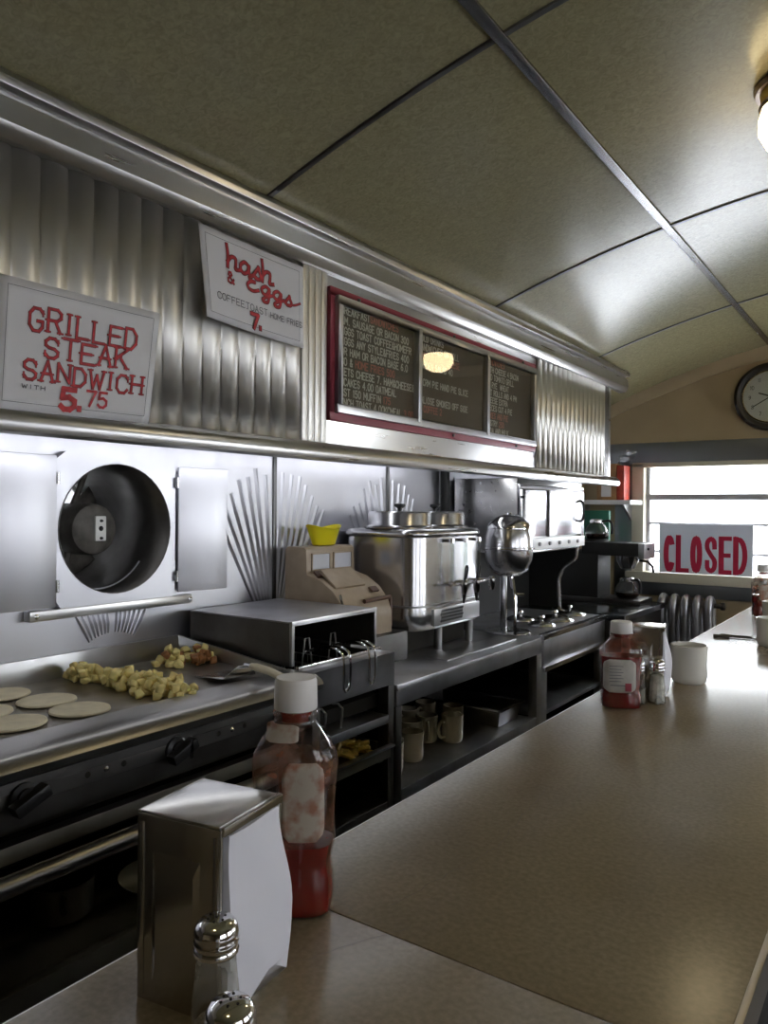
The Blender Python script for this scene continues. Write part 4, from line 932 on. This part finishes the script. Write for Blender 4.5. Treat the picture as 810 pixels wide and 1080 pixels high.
# dark back panel with curved side brackets
MB().box(-1.62, -1.60, TY0+.15, TY1+.15, TZ+.004, 1.16).build('back_panel', 'iron', stb)
bk = [(-1.60, TZ), (-1.50, TZ), (-1.505, .98), (-1.49, 1.04), (-1.455, 1.08), (-1.41, 1.105), (-1.39, 1.12), (-1.385, 1.165), (-1.60, 1.165)]
MB().prism([( -1.60, TZ), (-1.44, TZ), (-1.445, 1.0), (-1.43, 1.045), (-1.395, 1.08), (-1.365, 1.105), (-1.355, 1.165), (-1.60, 1.165)], 'y', TY1+.12, TY1+.128).build('side_bracket', 'iron', stb)
pts = smooth_pts([(-1.44, TY1+.124, TZ), (-1.445, TY1+.124, .96), (-1.443, TY1+.124, 1.01), (-1.42, TY1+.124, 1.06), (-1.385, TY1+.124, 1.09), (-1.36, TY1+.124, 1.115), (-1.355, TY1+.124, 1.165)], 5)
MB().tube(pts, .010, 8).build('bracket_edge', 'steel_bright', stb)
MB().box(-1.60, -1.345, TY0+.16, TY1+.14, 1.162, 1.172).build('high_shelf', 'steel_bright', stb, bevel=.002)
lids = [(-1.265, 2.925, .055, 'small round lid at the front corner of the steam table, nearest the dispenser'), (-1.40, 3.01, .060, 'round lid at the back of the steam table, behind the small front lid'),
        (-1.285, 3.115, .078, 'largest round lid, in the middle of the steam table front'), (-1.30, 3.32, .072, 'round lid at the far end of the steam table')]
for x, y, r_, lb in lids:
    t = thing('inset_lid', lb, 'pot lid', (x, y, TZ+.0004), 'lids over the steam table wells')
    MB().lathe([(0, .0004), (r_, 0.0004), (r_*1.04, .006), (r_*.98, .012), (r_*.7, .020), (r_*.3, .025), (0, .026)], (x, y, TZ), 36).build('cover', 'steel_bright', t)
    MB().lathe([(0, 0), (.006, 0), (.006, .008), (.013, .014), (.011, .022), (0, .024)], (x, y, TZ+.024), 16).build('knob', 'chrome', t)
# warming cabinet on the high shelf
WY0, WY1, WXF, WZa, WZb = 2.845, 3.565, -1.335, 1.173, 1.452
wc = thing('warming_cabinet', 'polished steel warming cabinet with two sliding doors under the hood', 'cabinet', (-1.5, 3.2, WZa))
MB().box(-1.635, WXF-.006, WY0, WY1, WZa, 1.476).build('body', 'steel_hood', wc, bevel=.003)
ring(WXF-.006, WXF+.006, WY0, WY1, WZa+.002, WZb, .022).build('front_frame', 'steel_bright', wc, bevel=.002)
ymid = (WY0+WY1)/2-.06
for ya, yb, dx in ((WY0+.055, ymid-.008, .004), (ymid+.004, WY1-.03, .007)):
    d = MB().box(WXF-.004, WXF+dx, ya, yb, WZa+.058, WZb-.022).build('door', 'steel_bright', wc, bevel=.002)
    if dx > .005:
        MB().tube(smooth_pts([(WXF+dx, yb-.03, WZb-.06), (WXF+dx+.018, yb-.03, WZb-.075), (WXF+dx+.018, yb-.03, WZb-.145), (WXF+dx, yb-.03, WZb-.16)], 5), .006, 8).build('handle', 'black_plastic', d)
    else:
        MB().lathe([(.006, 0), (.008, .012)], (WXF+dx, ya-.025, WZb-.055), 12, 'x').build('latch', 'black_plastic', d)
MB().box(WXF-.004, WXF+.010, ymid-.008, ymid+.004, WZa+.055, WZb-.02).build('door_gap', 'steel_dark', wc)
ctl = MB().box(WXF-.004, WXF+.012, WY0, WY1, WZa+.002, WZa+.05).build('control_strip', 'white_lam', wc, bevel=.003)
for i in range(6): MB().lathe([(.009, 0), (.008, .008)], (WXF+.012, WY0+.07+i*.11, WZa+.026), 14, 'x').build('dial', 'sash_grey', ctl)

# ------------------------------------------------------------------ far end of the back counter
fc = thing('far_counter', 'black topped counter in the far corner under the coffee brewer', 'counter', (-1.38, 3.85, 0))
MB().box(-1.645, -1.085, 3.44, 4.085, .838, .868).build('top', 'black_top', fc, bevel=.003)
MB().box(-1.645, -1.10, 3.44, 4.085, 0, .838).build('base', 'steel_dark', fc)
MB().box(-1.088, -1.082, 3.44, 4.085, .840, .866).build('edge_strip', 'steel_bright', fc)
br = thing('coffee_brewer', 'black and steel coffee brewer in the far corner', 'coffee maker', (-1.32, 3.93, .868))
BYa, BYb = 3.86, 4.06
MB().box(-1.60, -1.36, BYa, BYb, .868, 1.13).build('tower', 'iron', br, bevel=.006)
MB().box(-1.60, -1.14, BYa-.01, BYb+.01, .869, .892).build('base_plate', 'steel_dark', br, bevel=.004)
MB().box(-1.45, -1.155, BYa, BYb, 1.112, 1.180).build('brew_head', 'iron', br, bevel=.006)
ft = MB().box(-1.156, -1.125, BYa+.005, BYb-.005, 1.10, 1.178).build('front_cover', 'steel_body', br, bevel=.004)
MB().lathe([(.006, 0), (.006, .008)], (-1.125, BYa+.06, 1.15), 10, 'x').build('switch', 'black_plastic', ft)
MB().lathe([(.035, 1.045), (.055, 1.085), (.060, 1.112)], (-1.235, BYa+.09, 0), 28).build('filter_funnel', 'steel_bright', br)
MB().tube([(-1.175, BYa+.09, 1.09), (-1.13, BYa+.085, 1.085), (-1.105, BYa+.08, 1.06), (-1.10, BYa+.08, 1.03)], .007, 8).build('funnel_handle', 'black_plastic', br)
MB().lathe([(0, 0), (.062, 0), (.062, .012), (0, .012)], (-1.40, BYa+.09, 1.180), 28).build('upper_warmer', 'iron', br)
def carafe(x, y, z, ang, label):
    t = thing('coffee_carafe', label, 'carafe', (x, y, z), 'glass coffee carafes')
    MB().lathe([(0, .0), (.048, 0), (.060, .015), (.063, .035), (.055, .062), (.036, .085), (.034, .1)], (x, y, z), 32, cap=False).build('glass_bowl', 'carafe_glass', t)
    MB().lathe([(0, .003), (.046, .003), (.057, .015), (.059, .030), (0, .030)], (x, y, z), 28).build('coffee', 'coffee', t)
    MB().lathe([(.034, .085), (.037, .088), (.037, .1), (.030, .106), (0, .108)], (x, y, z), 28).build('collar', 'steel_bright', t)
    d = Vector((math.cos(ang), math.sin(ang), 0)); o_ = Vector((x, y, z))
    MB().tube(smooth_pts([o_+d*.036+Vector((0,0,.095)), o_+d*.075+Vector((0,0,.098)), o_+d*.092+Vector((0,0,.07)), o_+d*.088+Vector((0,0,.03))], 5), [.007]*16, 8).build('handle', 'black_plastic', t)
carafe(-1.235, BYa+.09, .892, -.5, 'glass carafe under the brew funnel on the lower warmer')
carafe(-1.40, BYa+.09, 1.192, -.2, 'glass carafe standing on top of the black brewer')
tag(MB().box(-1.50, -1.36, BYa+.165, BYb-.005, 1.181, 1.345).build('green_carton', 'green', bevel=.006), 'dark green carton behind the upper carafe on the brewer', 'carton')
ws = thing('wall_shelf', 'white wall shelf above the coffee brewer in the far corner', 'shelf', (-1.40, 4.13, 1.39))
MB().box(-1.63, -1.245, 4.02, 4.238, 1.378, 1.402).build('board', 'white_lam', ws, bevel=.003)
mb = MB()
for x in (-1.55, -1.31): mb.prism([(4.238, 1.378), (4.09, 1.378), (4.238, 1.29)], 'x', x-.006, x+.006)
mb.build('bracket', 'steel_body', ws)
bxs = thing('carton', 'brown carton with red print standing on the white wall shelf', 'carton', (-1.42, 4.14, 1.402))
MB().box(-1.455, -1.35, 4.10, 4.20, 1.4022, 1.60).build('box_body', 'wood', bxs, bevel=.002)
MB().box(-1.43, -1.375, 4.0985, 4.1003, 1.42, 1.50).build('printed_label', 'paper', bxs); 
b2 = tag(MB().box(-1.345, -1.305, 4.10, 4.20, 1.4022, 1.59).build('red_carton', 'red_box', bevel=.002), 'narrow red carton beside the brown one on the white wall shelf', 'carton')
rings = []
for i in range(9):
    t = i/8; rings.append([(-1.33+.05*t+random.uniform(-.012, .012)+.03*math.cos(2*PI*j/9), 4.14+random.uniform(-.01, .01)+.03*math.sin(2*PI*j/9), 1.60+.07*t+random.uniform(-.01, .01)) for j in range(9)])
tag(MB().loft(rings).build('plastic_bag', 'film_plastic', angle=10), 'crumpled clear plastic bag on top of the shelf cartons', 'bag')

# ------------------------------------------------------------------ radiator, closed sign, clock
rd = thing('radiator', 'silver painted cast iron column radiator below the window', 'radiator', (-.985, 4.15, 0))
for i in range(5):
    x = -1.105+i*.058
    mb = MB()
    for dy in (-.045, .045):
        mb.tube(smooth_pts([(x, 4.15+dy, .10), (x, 4.15+dy, .30), (x, 4.15+dy, .60), (x, 4.15+dy*.95, .84), (x, 4.15+dy*.4, .885), (x, 4.15, .892)], 4), .020, 10)
    mb.tube([(x, 4.105, .11), (x, 4.195, .11)], .022, 10).tube([(x, 4.108, .868), (x, 4.192, .868)], .022, 10)
    mb.build('column', 'radiator', rd)
for s_ in (-1.105, -.873): MB().box(s_-.015, s_+.015, 4.10, 4.20, 0, .10).build('foot', 'radiator', rd)
MB().lathe([(.012, 0), (.012, .03), (.020, .032), (.020, .05), (.01, .055)], (-.853, 4.15, .86), 14, 'x').build('bleed_valve', 'strip_dark', rd)
cs = thing('closed_sign', 'white board sign with red word CLOSED standing in the far window', 'sign', (-.915, Y1-.04, 1.012))
CXa, CXb, CZa, CZb = -1.150, -.686, 1.013, 1.276
MB().box(CXa, CXb, Y1-.0300, Y1-.0275, CZa, CZb).build('board', 'sign_white', cs)
Pc = lambda u, v, l=0.0: Vector((u, Y1-.0306-l, v))
mb = MB(); lw, lh, sw, z0 = .056, .188, .0262, CZa+.010
def arc(cx, cy, rx, ry, a0, a1, n=14): return [(cx+rx*math.cos(a0+(a1-a0)*i/n), cy+ry*math.sin(a0+(a1-a0)*i/n)) for i in range(n+1)]
u = CXa+.026; cyy = z0+lh/2; rx, ry = lw/2-sw*.42, lh/2-sw*.42; step = .0705
ribbon(mb, arc(u+lw/2, cyy, rx, ry, .75, 2*PI-.75, 20), sw, Pc); u += step
ribbon(mb, [(u+.004, z0+lh-.004), (u+.004, z0+.009)], sw, Pc); ribbon(mb, [(u, z0+.007), (u+lw-.006, z0+.007)], sw*.85, Pc); u += step-.004
ribbon(mb, arc(u+lw/2, cyy, rx, ry, 0, 2*PI, 24), sw, Pc); u += step+.002
ribbon(mb, smooth_pts([(u+lw-.010, z0+lh*.70), (u+lw-.013, z0+lh*.87), (u+lw/2, z0+lh-.011), (u+.012, z0+lh*.85), (u+.011, z0+lh*.68), (u+lw/2, z0+lh*.5), (u+lw-.010, z0+lh*.33), (u+lw-.012, z0+lh*.14), (u+lw/2, z0+.011), (u+.012, z0+lh*.14), (u+.010, z0+lh*.31)], 4), sw*.86, Pc); u += step+.002
ribbon(mb, [(u+.006, z0+lh-.006), (u+.006, z0+.006)], sw, Pc)
for v in (z0+.007, z0+lh*.5, z0+lh-.007): ribbon(mb, [(u+.006, v), (u+lw-.008 if v != z0+lh*.5 else u+lw-.013, v)], sw*.85, Pc)
u += step
ribbon(mb, [(u+.005, z0+lh-.006), (u+.005, z0+.006)], sw, Pc)
ribbon(mb, [(u+.005, z0+.007)]+arc(u+.018, cyy, lw-.026, ry, -PI/2, PI/2, 14)+[(u+.005, z0+lh-.007)], sw*.9, Pc)
mb.build('letters', 'sign_red', cs, flip=False)
ck = thing('wall_clock', 'round black rimmed wall clock on the far beige wall', 'clock', (-.613, Y1, 1.925))
cc = (-.613, Y1, 1.925)
MB().lathe([(.165, 0), (.172, -.015), (.170, -.03), (.155, -.042), (.138, -.036), (.132, -.02)], cc, 56, 'y', False).build('rim', 'wood_black', ck)
MB().lathe([(.133, -.030), (.129, -.034), (.126, -.028)], cc, 56, 'y', False).build('gilt_ring', 'gold', ck)
fcx = MB().lathe([(.0, -.012), (.133, -.012), (.133, -.016), (0, -.016)], cc, 56, 'y').build('dial', 'clock_face', ck)
mb = MB()
for h in range(1, 13):
    a = h*PI/6; s_ = str(h); w_ = .009
    u0 = cc[0]+.098*math.sin(a)-(w_*1.35*len(s_)-w_*.35)/2; v0 = cc[2]+.098*math.cos(a)-.009
    text(mb, s_, u0, v0, w_, .018, .0024, lambda u, v, l=0.0: Vector((u, Y1-.0168-l, v)), 0, 1.35)
mb.build('numerals', 'ink_black', fcx, flip=False)
def hand(a, l, w_, nm):
    d = Vector((math.sin(a), 0, math.cos(a))); p = Vector((cc[0], Y1-.020, cc[2]))
    MB().obox(p+d*(l/2-.01), d*(l/2+.01), Vector((d.z, 0, -d.x))*w_, (0, .0008, 0)).build(nm, 'ink_black', ck)
hand((9+40/60)*PI/6, .060, .0032, 'hour_hand'); hand(40*PI/30, .098, .0022, 'minute_hand')
MB().lathe([(.134, -.0262), (.134, -.0272)], cc, 48, 'y').build('clock_glass', 'glass', ck)

# ------------------------------------------------------------------ ceiling lamps
def lamp(x, y, label, first=None):
    t = first and copy_tree(first)
    if t is None:
        t = thing('ceiling_lamp', '', 'lamp', (0,0,0), local=True)
        MB().lathe([(.085, .0), (.092, -.012), (.088, -.022)], (0,0,0), 40).build('mounting_pan', 'lamp_ring', t)
        MB().lathe([(.080, -.020), (.076, -.045)], (0,0,0), 40, cap=False).build('lamp_collar', 'lamp_pan', t)
        MB().lathe([(.079, -.044), (.082, -.050), (.079, -.057)], (0,0,0), 40, cap=False).build('retaining_ring', 'lamp_ring', t)
        MB().lathe([(.074, -.048), (.082, -.075), (.082, -.10), (.068, -.128), (.04, -.145), (0, -.15)], (0,0,0), 40, cap=False).build('opal_globe', 'lamp_glass', t, angle=60)
    t.location = (x, y, ceil_z(x)); tag(t, label, 'lamp', 'ceiling lamps'); return t
l0 = lamp(-.205, 1.78, 'lit opal globe ceiling lamp above the mugs end of the lunch counter')
lamp(-.205, 3.55, 'lit opal globe ceiling lamp toward the far window', l0)
lamp(-.205, -.05, 'lit opal globe ceiling lamp over the near end of the counter', l0)

# ------------------------------------------------------------------ lunch counter
KX0, KX1, KZ = -.571, -.107, .95
ct = thing('lunch_counter', 'long tan laminate lunch counter with metal edge', 'counter', (-.34, 1.5, 0))
mb = MB().box(KX0+.004, KX1-.006, -1.2, .5785, KZ-.035, KZ).box(KX0+.004, KX1-.006, .5800, 3.95, KZ-.035, KZ)
mb.build('top_slab', 'counter', ct, bevel=.0012)
MB().box(KX0+.004, KX1-.006, .577, .5815, KZ-.034, KZ-.0012).build('joint', 'crack', ct)
MB().box(KX0, KX0+.006, -1.2, 3.95, KZ-.036, KZ-.0015).box(KX1-.008, KX1, -1.2, 3.95, KZ-.036, KZ-.0005).box(KX0, KX1, 3.948, 3.954, KZ-.036, KZ-.001).build('edge_band', 'table_edge', ct, bevel=.0015)
MB().box(-.48, -.26, -1.15, 3.9, 0, KZ-.035).build('base_wall', 'steel_dark', ct)
Pk = lambda u, v, l=0.0: Vector((u, v, KZ+.0003+l))
mb = MB(); random.seed(3)
for a, b_ in (((-.425, .62), (-.40, .80)), ((-.40, .80), (-.43, 1.02)), ((-.46, .45), (-.39, .60))):
    pts = [(a[0]+(b_[0]-a[0])*i/16+random.uniform(-.003, .003), a[1]+(b_[1]-a[1])*i/16) for i in range(17)]
    ribbon(mb, pts, .0007, Pk)
mb.build('hairline_crack', plain('hairline crack', (.16, .12, .08), .6), ct, flip=False)

# napkin holders (own space, base at the origin)
def holder(label, loc, rz, Hh=.151, w=.083, d=.080):
    t = thing('napkin_holder', label, 'napkin holder', (0,0,0), local=True)
    a, b_ = w/2, d/2; th = .0015
    for s_ in (-1, 1):
        y = s_*b_
        sd = MB().box(-a, a, y-th, y+th, 0, Hh-.002)
        sh_ = sd.build('side_sheet', 'napkin_steel', t, bevel=.0008)
        y = s_*(b_+th)
        MB().loft([[(-a*.62, y, .018), (-a*.62, y, Hh-.03), (a*.52, y, Hh-.03), (a*.52, y, .018)], [(-a*.50, y+s_*.0022, .028), (-a*.50, y+s_*.0022, Hh-.042), (a*.40, y+s_*.0022, Hh-.042), (a*.40, y+s_*.0022, .028)]]).build('pressed_panel', 'napkin_steel', sh_, angle=20)
        for x in (-a+.002, a-.007): MB().box(x, x+.005, y-.0006, y+.0008, .004, Hh-.008).build('folded_edge', 'napkin_steel', sh_, bevel=.0006)
    MB().box(-a, a, -b_, b_, Hh-.004, Hh).box(a-.003, a+.0025, -b_-.0005, b_+.0005, Hh-.007, Hh+.0006).box(-a-.001, -a+.002, -b_-.0005, b_+.0005, Hh-.005, Hh+.0002).build('top_cap', 'napkin_steel', t, bevel=.0015)
    MB().box(-a, a, -b_, b_, .0005, .006).box(a-.002, a, -b_, b_, .006, .022).build('base_pan', 'napkin_steel', t, bevel=.001)
    t.location = loc; t.rotation_euler = (0, 0, rz)
    nk = thing('napkins', '', 'napkins', (0,0,0), local=True)
    g = []
    for i in range(15):
        z = .012+(Hh-.020)*i/14; v = i/14
        row = []
        for j in range(9):
            s_ = -1+2*j/8
            q_ = min(1, (1-v)/.62); q_ = q_*q_*(3-2*q_); bul = .003+.0125*(q_-.45*max(0, (.30-v)/.30)**2)*(.62+.52*s_)+.001*math.sin(9*v+3*s_)
            row.append((a+bul*(1-.12*s_*s_), s_*(b_-.004-.002*v), z+(.007*math.sin(4*s_) if i == 0 else 0)))
        g.append(row)
    m_ = MB().sheet(g)
    back = [[(a-.03, p[1], p[2]) for p in r_] for r_ in g]
    m_.sheet(back)
    for i in range(14):
        m_.add([g[i][0], g[i+1][0], back[i+1][0], back[i][0]], [(0,1,2,3)]); m_.add([g[i][-1], g[i+1][-1], back[i+1][-1], back[i][-1]], [(0,1,2,3)])
    m_.add([*g[0], *reversed(back[0])], [tuple(range(18))]); m_.add([*g[-1], *reversed(back[-1])], [tuple(range(18))])
    m_.build('paper_stack', 'napkin', nk, angle=60)
    nk.location = loc; nk.rotation_euler = (0, 0, rz)
    return t, nk
_, nk = holder('tall steel napkin holder in front of the near ketchup bottle', (-.478, .433, KZ), math.radians(9.5))
tag(nk, 'white paper napkins bulging from the near napkin holder', 'napkins')
_, nk = holder('steel napkin holder standing behind the far ketchup bottle', (-.482, 1.655, KZ), math.radians(12), .150)
tag(nk, 'white paper napkins in the holder behind the far ketchup bottle', 'napkins')

# shakers
def shaker(label, loc, fill, lvl, group='salt and pepper shakers', sc=1.0):
    t = thing('shaker', label, 'shaker', (0,0,0), group, local=True)
    N = 10
    def oct(r_, z): return [(r_*math.cos(2*PI*j/N), r_*math.sin(2*PI*j/N), z) for j in range(N)]
    MB().loft([oct(.0175, 0), oct(.019, .003), oct(.0185, .012), oct(.0165, .035), oct(.0140, .060), oct(.0135, .072)]).build('glass_body', 'dusty_glass', t, angle=15)
    MB().loft([oct(.0150, .004), oct(.0158, .006), oct(.0158-.0035*lvl/.06, lvl)]).build('contents', fill, t, angle=15)
    MB().lathe([(.0146, .066), (.0157, .0675), (.0158, .0700), (.0147, .0715), (.0157, .0735), (.0158, .0755), (.0148, .0772), (.0156, .0790), (.0156, .0815), (.0145, .0855), (.0115, .0890), (.006, .0906), (0, .091)], (0,0,0), 28, cap=True).build('cap', 'chrome', t, angle=60)
    mb = MB()
    for i in range(7):
        r_ = 0 if i == 0 else .006; a = i*PI/3
        mb.lathe([(.0009, .0895 if i else .0911), (.0009, .0909 if i else .0914)], (r_*math.cos(a), r_*math.sin(a), 0), 8)
    mb.build('cap_holes', 'shade_black', t)
    t.location = loc; t.scale = (sc, sc, sc); return t
shaker('glass shaker with ridged chrome cap, touching the near napkin holder', (-.4175, .3835, KZ), 'pepper', .018, sc=1.05)
shaker('shaker cut by the bottom picture edge, in front of the other near shaker', (-.343, .327, KZ), 'salt', .03, sc=1.02)
shaker('full white salt shaker beside the far ketchup bottle', (-.438, 1.600, KZ), 'salt', .056)
shaker('second shaker half hidden behind the far ketchup bottle', (-.470, 1.575, KZ), 'pepper', .03)

# squeeze bottles
def bottle(label, loc, rz, Hh, W, D, lvl, labels, wall='pet', group='ketchup bottles'):
    t = thing('ketchup_bottle', label, 'bottle', (0,0,0), group, local=True)
    #        z/H    width  depth
    prof = [(0, .80, .80), (.012, .90, .92), (.05, .93, .98), (.15, .92, .98), (.20, .86, .92), (.23, .88, .94), (.30, .94, .96), (.45, .92, .94), (.57, .98, .98), (.63, 1.0, 1.0), (.68, .96, .98), (.735, .80, .92), (.78, .62, .82), (.815, .50, .68), (.83, .48, .66), (.842, .53, .72), (.856, .53, .72), (.868, .44, .60)]
    def rg(f, w, d, shrink=0.0, n=40):
        out = []
        for j in range(n):
            a = 2*PI*j/n; c_, s_ = math.cos(a), math.sin(a); e = .72 if f < .75 else .95
            out.append((math.copysign(abs(c_)**e, c_)*(w*W/2-shrink), math.copysign(abs(s_)**e, s_)*(d*D/2-shrink), f*Hh))
        return out
    MB().loft([rg(*p) for p in prof]).build('bottle_wall', wall, t, angle=60)
    lv = [p for p in prof if p[0] <= lvl]
    r_ = [rg(max(f, .008), w, d, .0018) for f, w, d in lv]; top = lv[-1]
    r_.append(rg(lvl, top[1], top[2], .0018)); MB().loft(r_).build('ketchup_fill', 'ketchup', t, angle=60)
    hi = [p for p in prof if lvl < p[0] <= lvl+.14]
    if wall == 'pet' and Hh > .2: MB().loft([rg(lvl+.001, top[1], top[2], .0016)]+[rg(*p, .0016) for p in hi], cap=False).build('ketchup_film', 'ketchup_film', t, angle=60)
    fl = [p for p in prof if .80 <= p[0] <= .856]
    MB().loft([rg(f, w*.8, d*.8, .002) for f, w, d in fl]).build('neck_residue', 'ketchup', t, angle=60)
    cr_ = W*.255
    cpx = MB().lathe([(cr_*.98, Hh*.866), (cr_, Hh*.872), (cr_*.97, Hh*.985), (cr_*.90, Hh), (0, Hh)], (0,0,0), 36).build('cap', 'cap_white', t, angle=50)
    for (uc, vc, uw, vh, s_, mt) in labels:
        g = []
        for i in range(13):
            z = vc-vh/2+vh*i/12; v = (i-6)/6; row = []
            hw = uw/2*(1-.0*abs(v)**4) if abs(v) < .7 else uw/2*math.sqrt(max(.03, 1-((abs(v)-.7)/.31)**2*.62))
            f = z/Hh; k = max(i_ for i_ in range(len(prof)) if prof[i_][0] <= f); k = min(k, len(prof)-2)
            tt = (f-prof[k][0])/(prof[k+1][0]-prof[k][0]); w_ = prof[k][1]+(prof[k+1][1]-prof[k][1])*tt; d_ = prof[k][2]+(prof[k+1][2]-prof[k][2])*tt
            for j in range(11):
                u = uc+hw*(-1+2*j/10); cc_ = min(.985, abs(u)/(w_*W/2)); sn = (1-cc_**(2/.72))**(.72/2)
                row.append((u, s_*(sn*d_*D/2+.0006), z))
            g.append(row)
        MB().sheet(g).build('label', mt, t, flip=False, thick=.0003)
    t.location = loc; t.rotation_euler = (0, 0, rz); return t
b1 = bottle('large nearly empty ketchup bottle beside the near napkin holder', (-.502, .563, KZ), math.radians(32), .228, .084, .058, .30,
       [(.012, .114, .040, .076, -1, 'label_old'), (-.002, .114, .040, .076, 1, 'label_old'), (-.010, .178, .034, .016, -1, 'label_old')])
b2 = bottle('smaller half full ketchup bottle beside the far salt shaker', (-.489, 1.528, KZ), math.radians(26), .172, .086, .058, .60,
       [(-.006, .066, .062, .066, -1, 'label_grey'), (.0, .066, .060, .066, 1, 'label_grey')], 'pet_clean')
g = MB()
Pl = lambda u, v, l=0.0: Vector((u-.006, -.0300-l, v))
for i in range(6): ribbon(g, [(-.020, .086-i*.006), (.006-.004*(i % 2), .086-i*.006)], .0012, Pl)
ribbon(g, [(-.018, .048), (.016, .048)], .0016, Pl)
o = g.build('label_print', 'ink_grey', b2, flip=False)
o = MB().obox((.010, -.0302, .045), (.006, 0, 0), (0, .0002, 0), (0, 0, .008)).build('label_emblem', 'red_trim', b2)
b3 = bottle('clear ketchup bottle at the far end behind the mugs', (-.478, 3.17, KZ), math.radians(30), .195, .088, .058, .42,
       [(.0, .09, .05, .06, -1, 'label_old')], 'pet')
# mugs on the counter
def cmug(loc, rz, label, R, Hh):
    t = thing('coffee_mug', label, 'mug', (0,0,0), 'mugs on the lunch counter', local=True); mug_parts(t, 'mug_white', R, Hh); t.location = loc; t.rotation_euler = (0, 0, rz)
cmug((-.432, 1.842, KZ), 1.9, 'white mug beside the far napkin holder', .041, .086)
cmug((-.348, 2.485, KZ), .4, 'white mug at the right picture edge in front of another mug', .046, .082)
cmug((-.400, 2.93, KZ), .6, 'white mug standing just behind the edge mug, before the far bottle', .046, .084)
# cutlery
kf = thing('table_knife', 'dark table knife lying on the bright far counter beside the edge mug', 'knife', (-.46, 2.56, KZ))
d = Vector((.115, .02, 0)).normalized(); q = Vector((-d.y, d.x, 0)); c = Vector((-.470, 2.55, KZ+.0015))
MB().prism([tuple((c+d*a+q*b_)[:2]) for a, b_ in ((-.01, -.005), (.055, -.006), (.068, 0), (.055, .007), (-.01, .005))], 'z', KZ+.0003, KZ+.002).build('blade', 'steel_dark', kf)
MB().tube([c-d*.055+Vector((0,0,.004)), c-d*.03+Vector((0,0,.004)), c-d*.008+Vector((0,0,.003))], [.006, .005, .004], 8).build('handle', 'steel_dark', kf)
fk = thing('table_fork', 'dark fork lying next to the knife on the far counter', 'fork', (-.46, 2.60, KZ))
c = c+q*.025+d*.01
mb = MB().obox(c+d*.055+Vector((0,0,.001)), d*.012, q*.010, (0, 0, .0008))
for i in range(4): mb.obox(c+d*.085+q*(-.0085+i*.00567)+Vector((0,0,.001)), d*.020, q*.0013, (0, 0, .0007))
mb.build('tines', 'steel_dark', fk)
MB().tube([c-d*.045+Vector((0,0,.003)), c-d*.01+Vector((0,0,.003)), c+d*.045+Vector((0,0,.0025))], [.006, .004, .004], 8).build('handle', 'steel_dark', fk)

# ------------------------------------------------------------------ daylight, camera, view
wd = bpy.data.worlds.new('overcast'); SC.world = wd; wd.use_nodes = True
bg = wd.node_tree.nodes['Background']; bg.inputs['Color'].default_value = (.93, .96, 1.0, 1); bg.inputs['Strength'].default_value = 14

YAW, PIT, ROLL, F = math.radians(35.2), math.radians(-.25), math.radians(.46), 800.0
f = Vector((-math.sin(YAW)*math.cos(PIT), math.cos(YAW)*math.cos(PIT), math.sin(PIT)))
r_ = Vector((math.cos(YAW), math.sin(YAW), 0)); u_ = r_.cross(f)
r2 = math.cos(ROLL)*r_+math.sin(ROLL)*u_; u2 = -math.sin(ROLL)*r_+math.cos(ROLL)*u_
cam = bpy.data.cameras.new('camera'); co = bpy.data.objects.new('camera', cam); COL.objects.link(co)
cam.sensor_fit = 'VERTICAL'; cam.sensor_height = 36; cam.sensor_width = 27; cam.lens = F/1080*36; cam.clip_start = .02
mt = Matrix((r2, u2, -f)).transposed().to_4x4(); mt.translation = (0, 0, 1.345); co.matrix_world = mt
SC.camera = co
SC.view_settings.view_transform = 'Standard'; SC.view_settings.look = 'None'; SC.view_settings.gamma = 1; SC.view_settings.exposure = 0.36
SC.view_settings.use_curve_mapping = False
SC.cycles.max_bounces = 10; SC.cycles.transparent_max_bounces = 24
SC.cycles.sample_clamp_indirect = 6
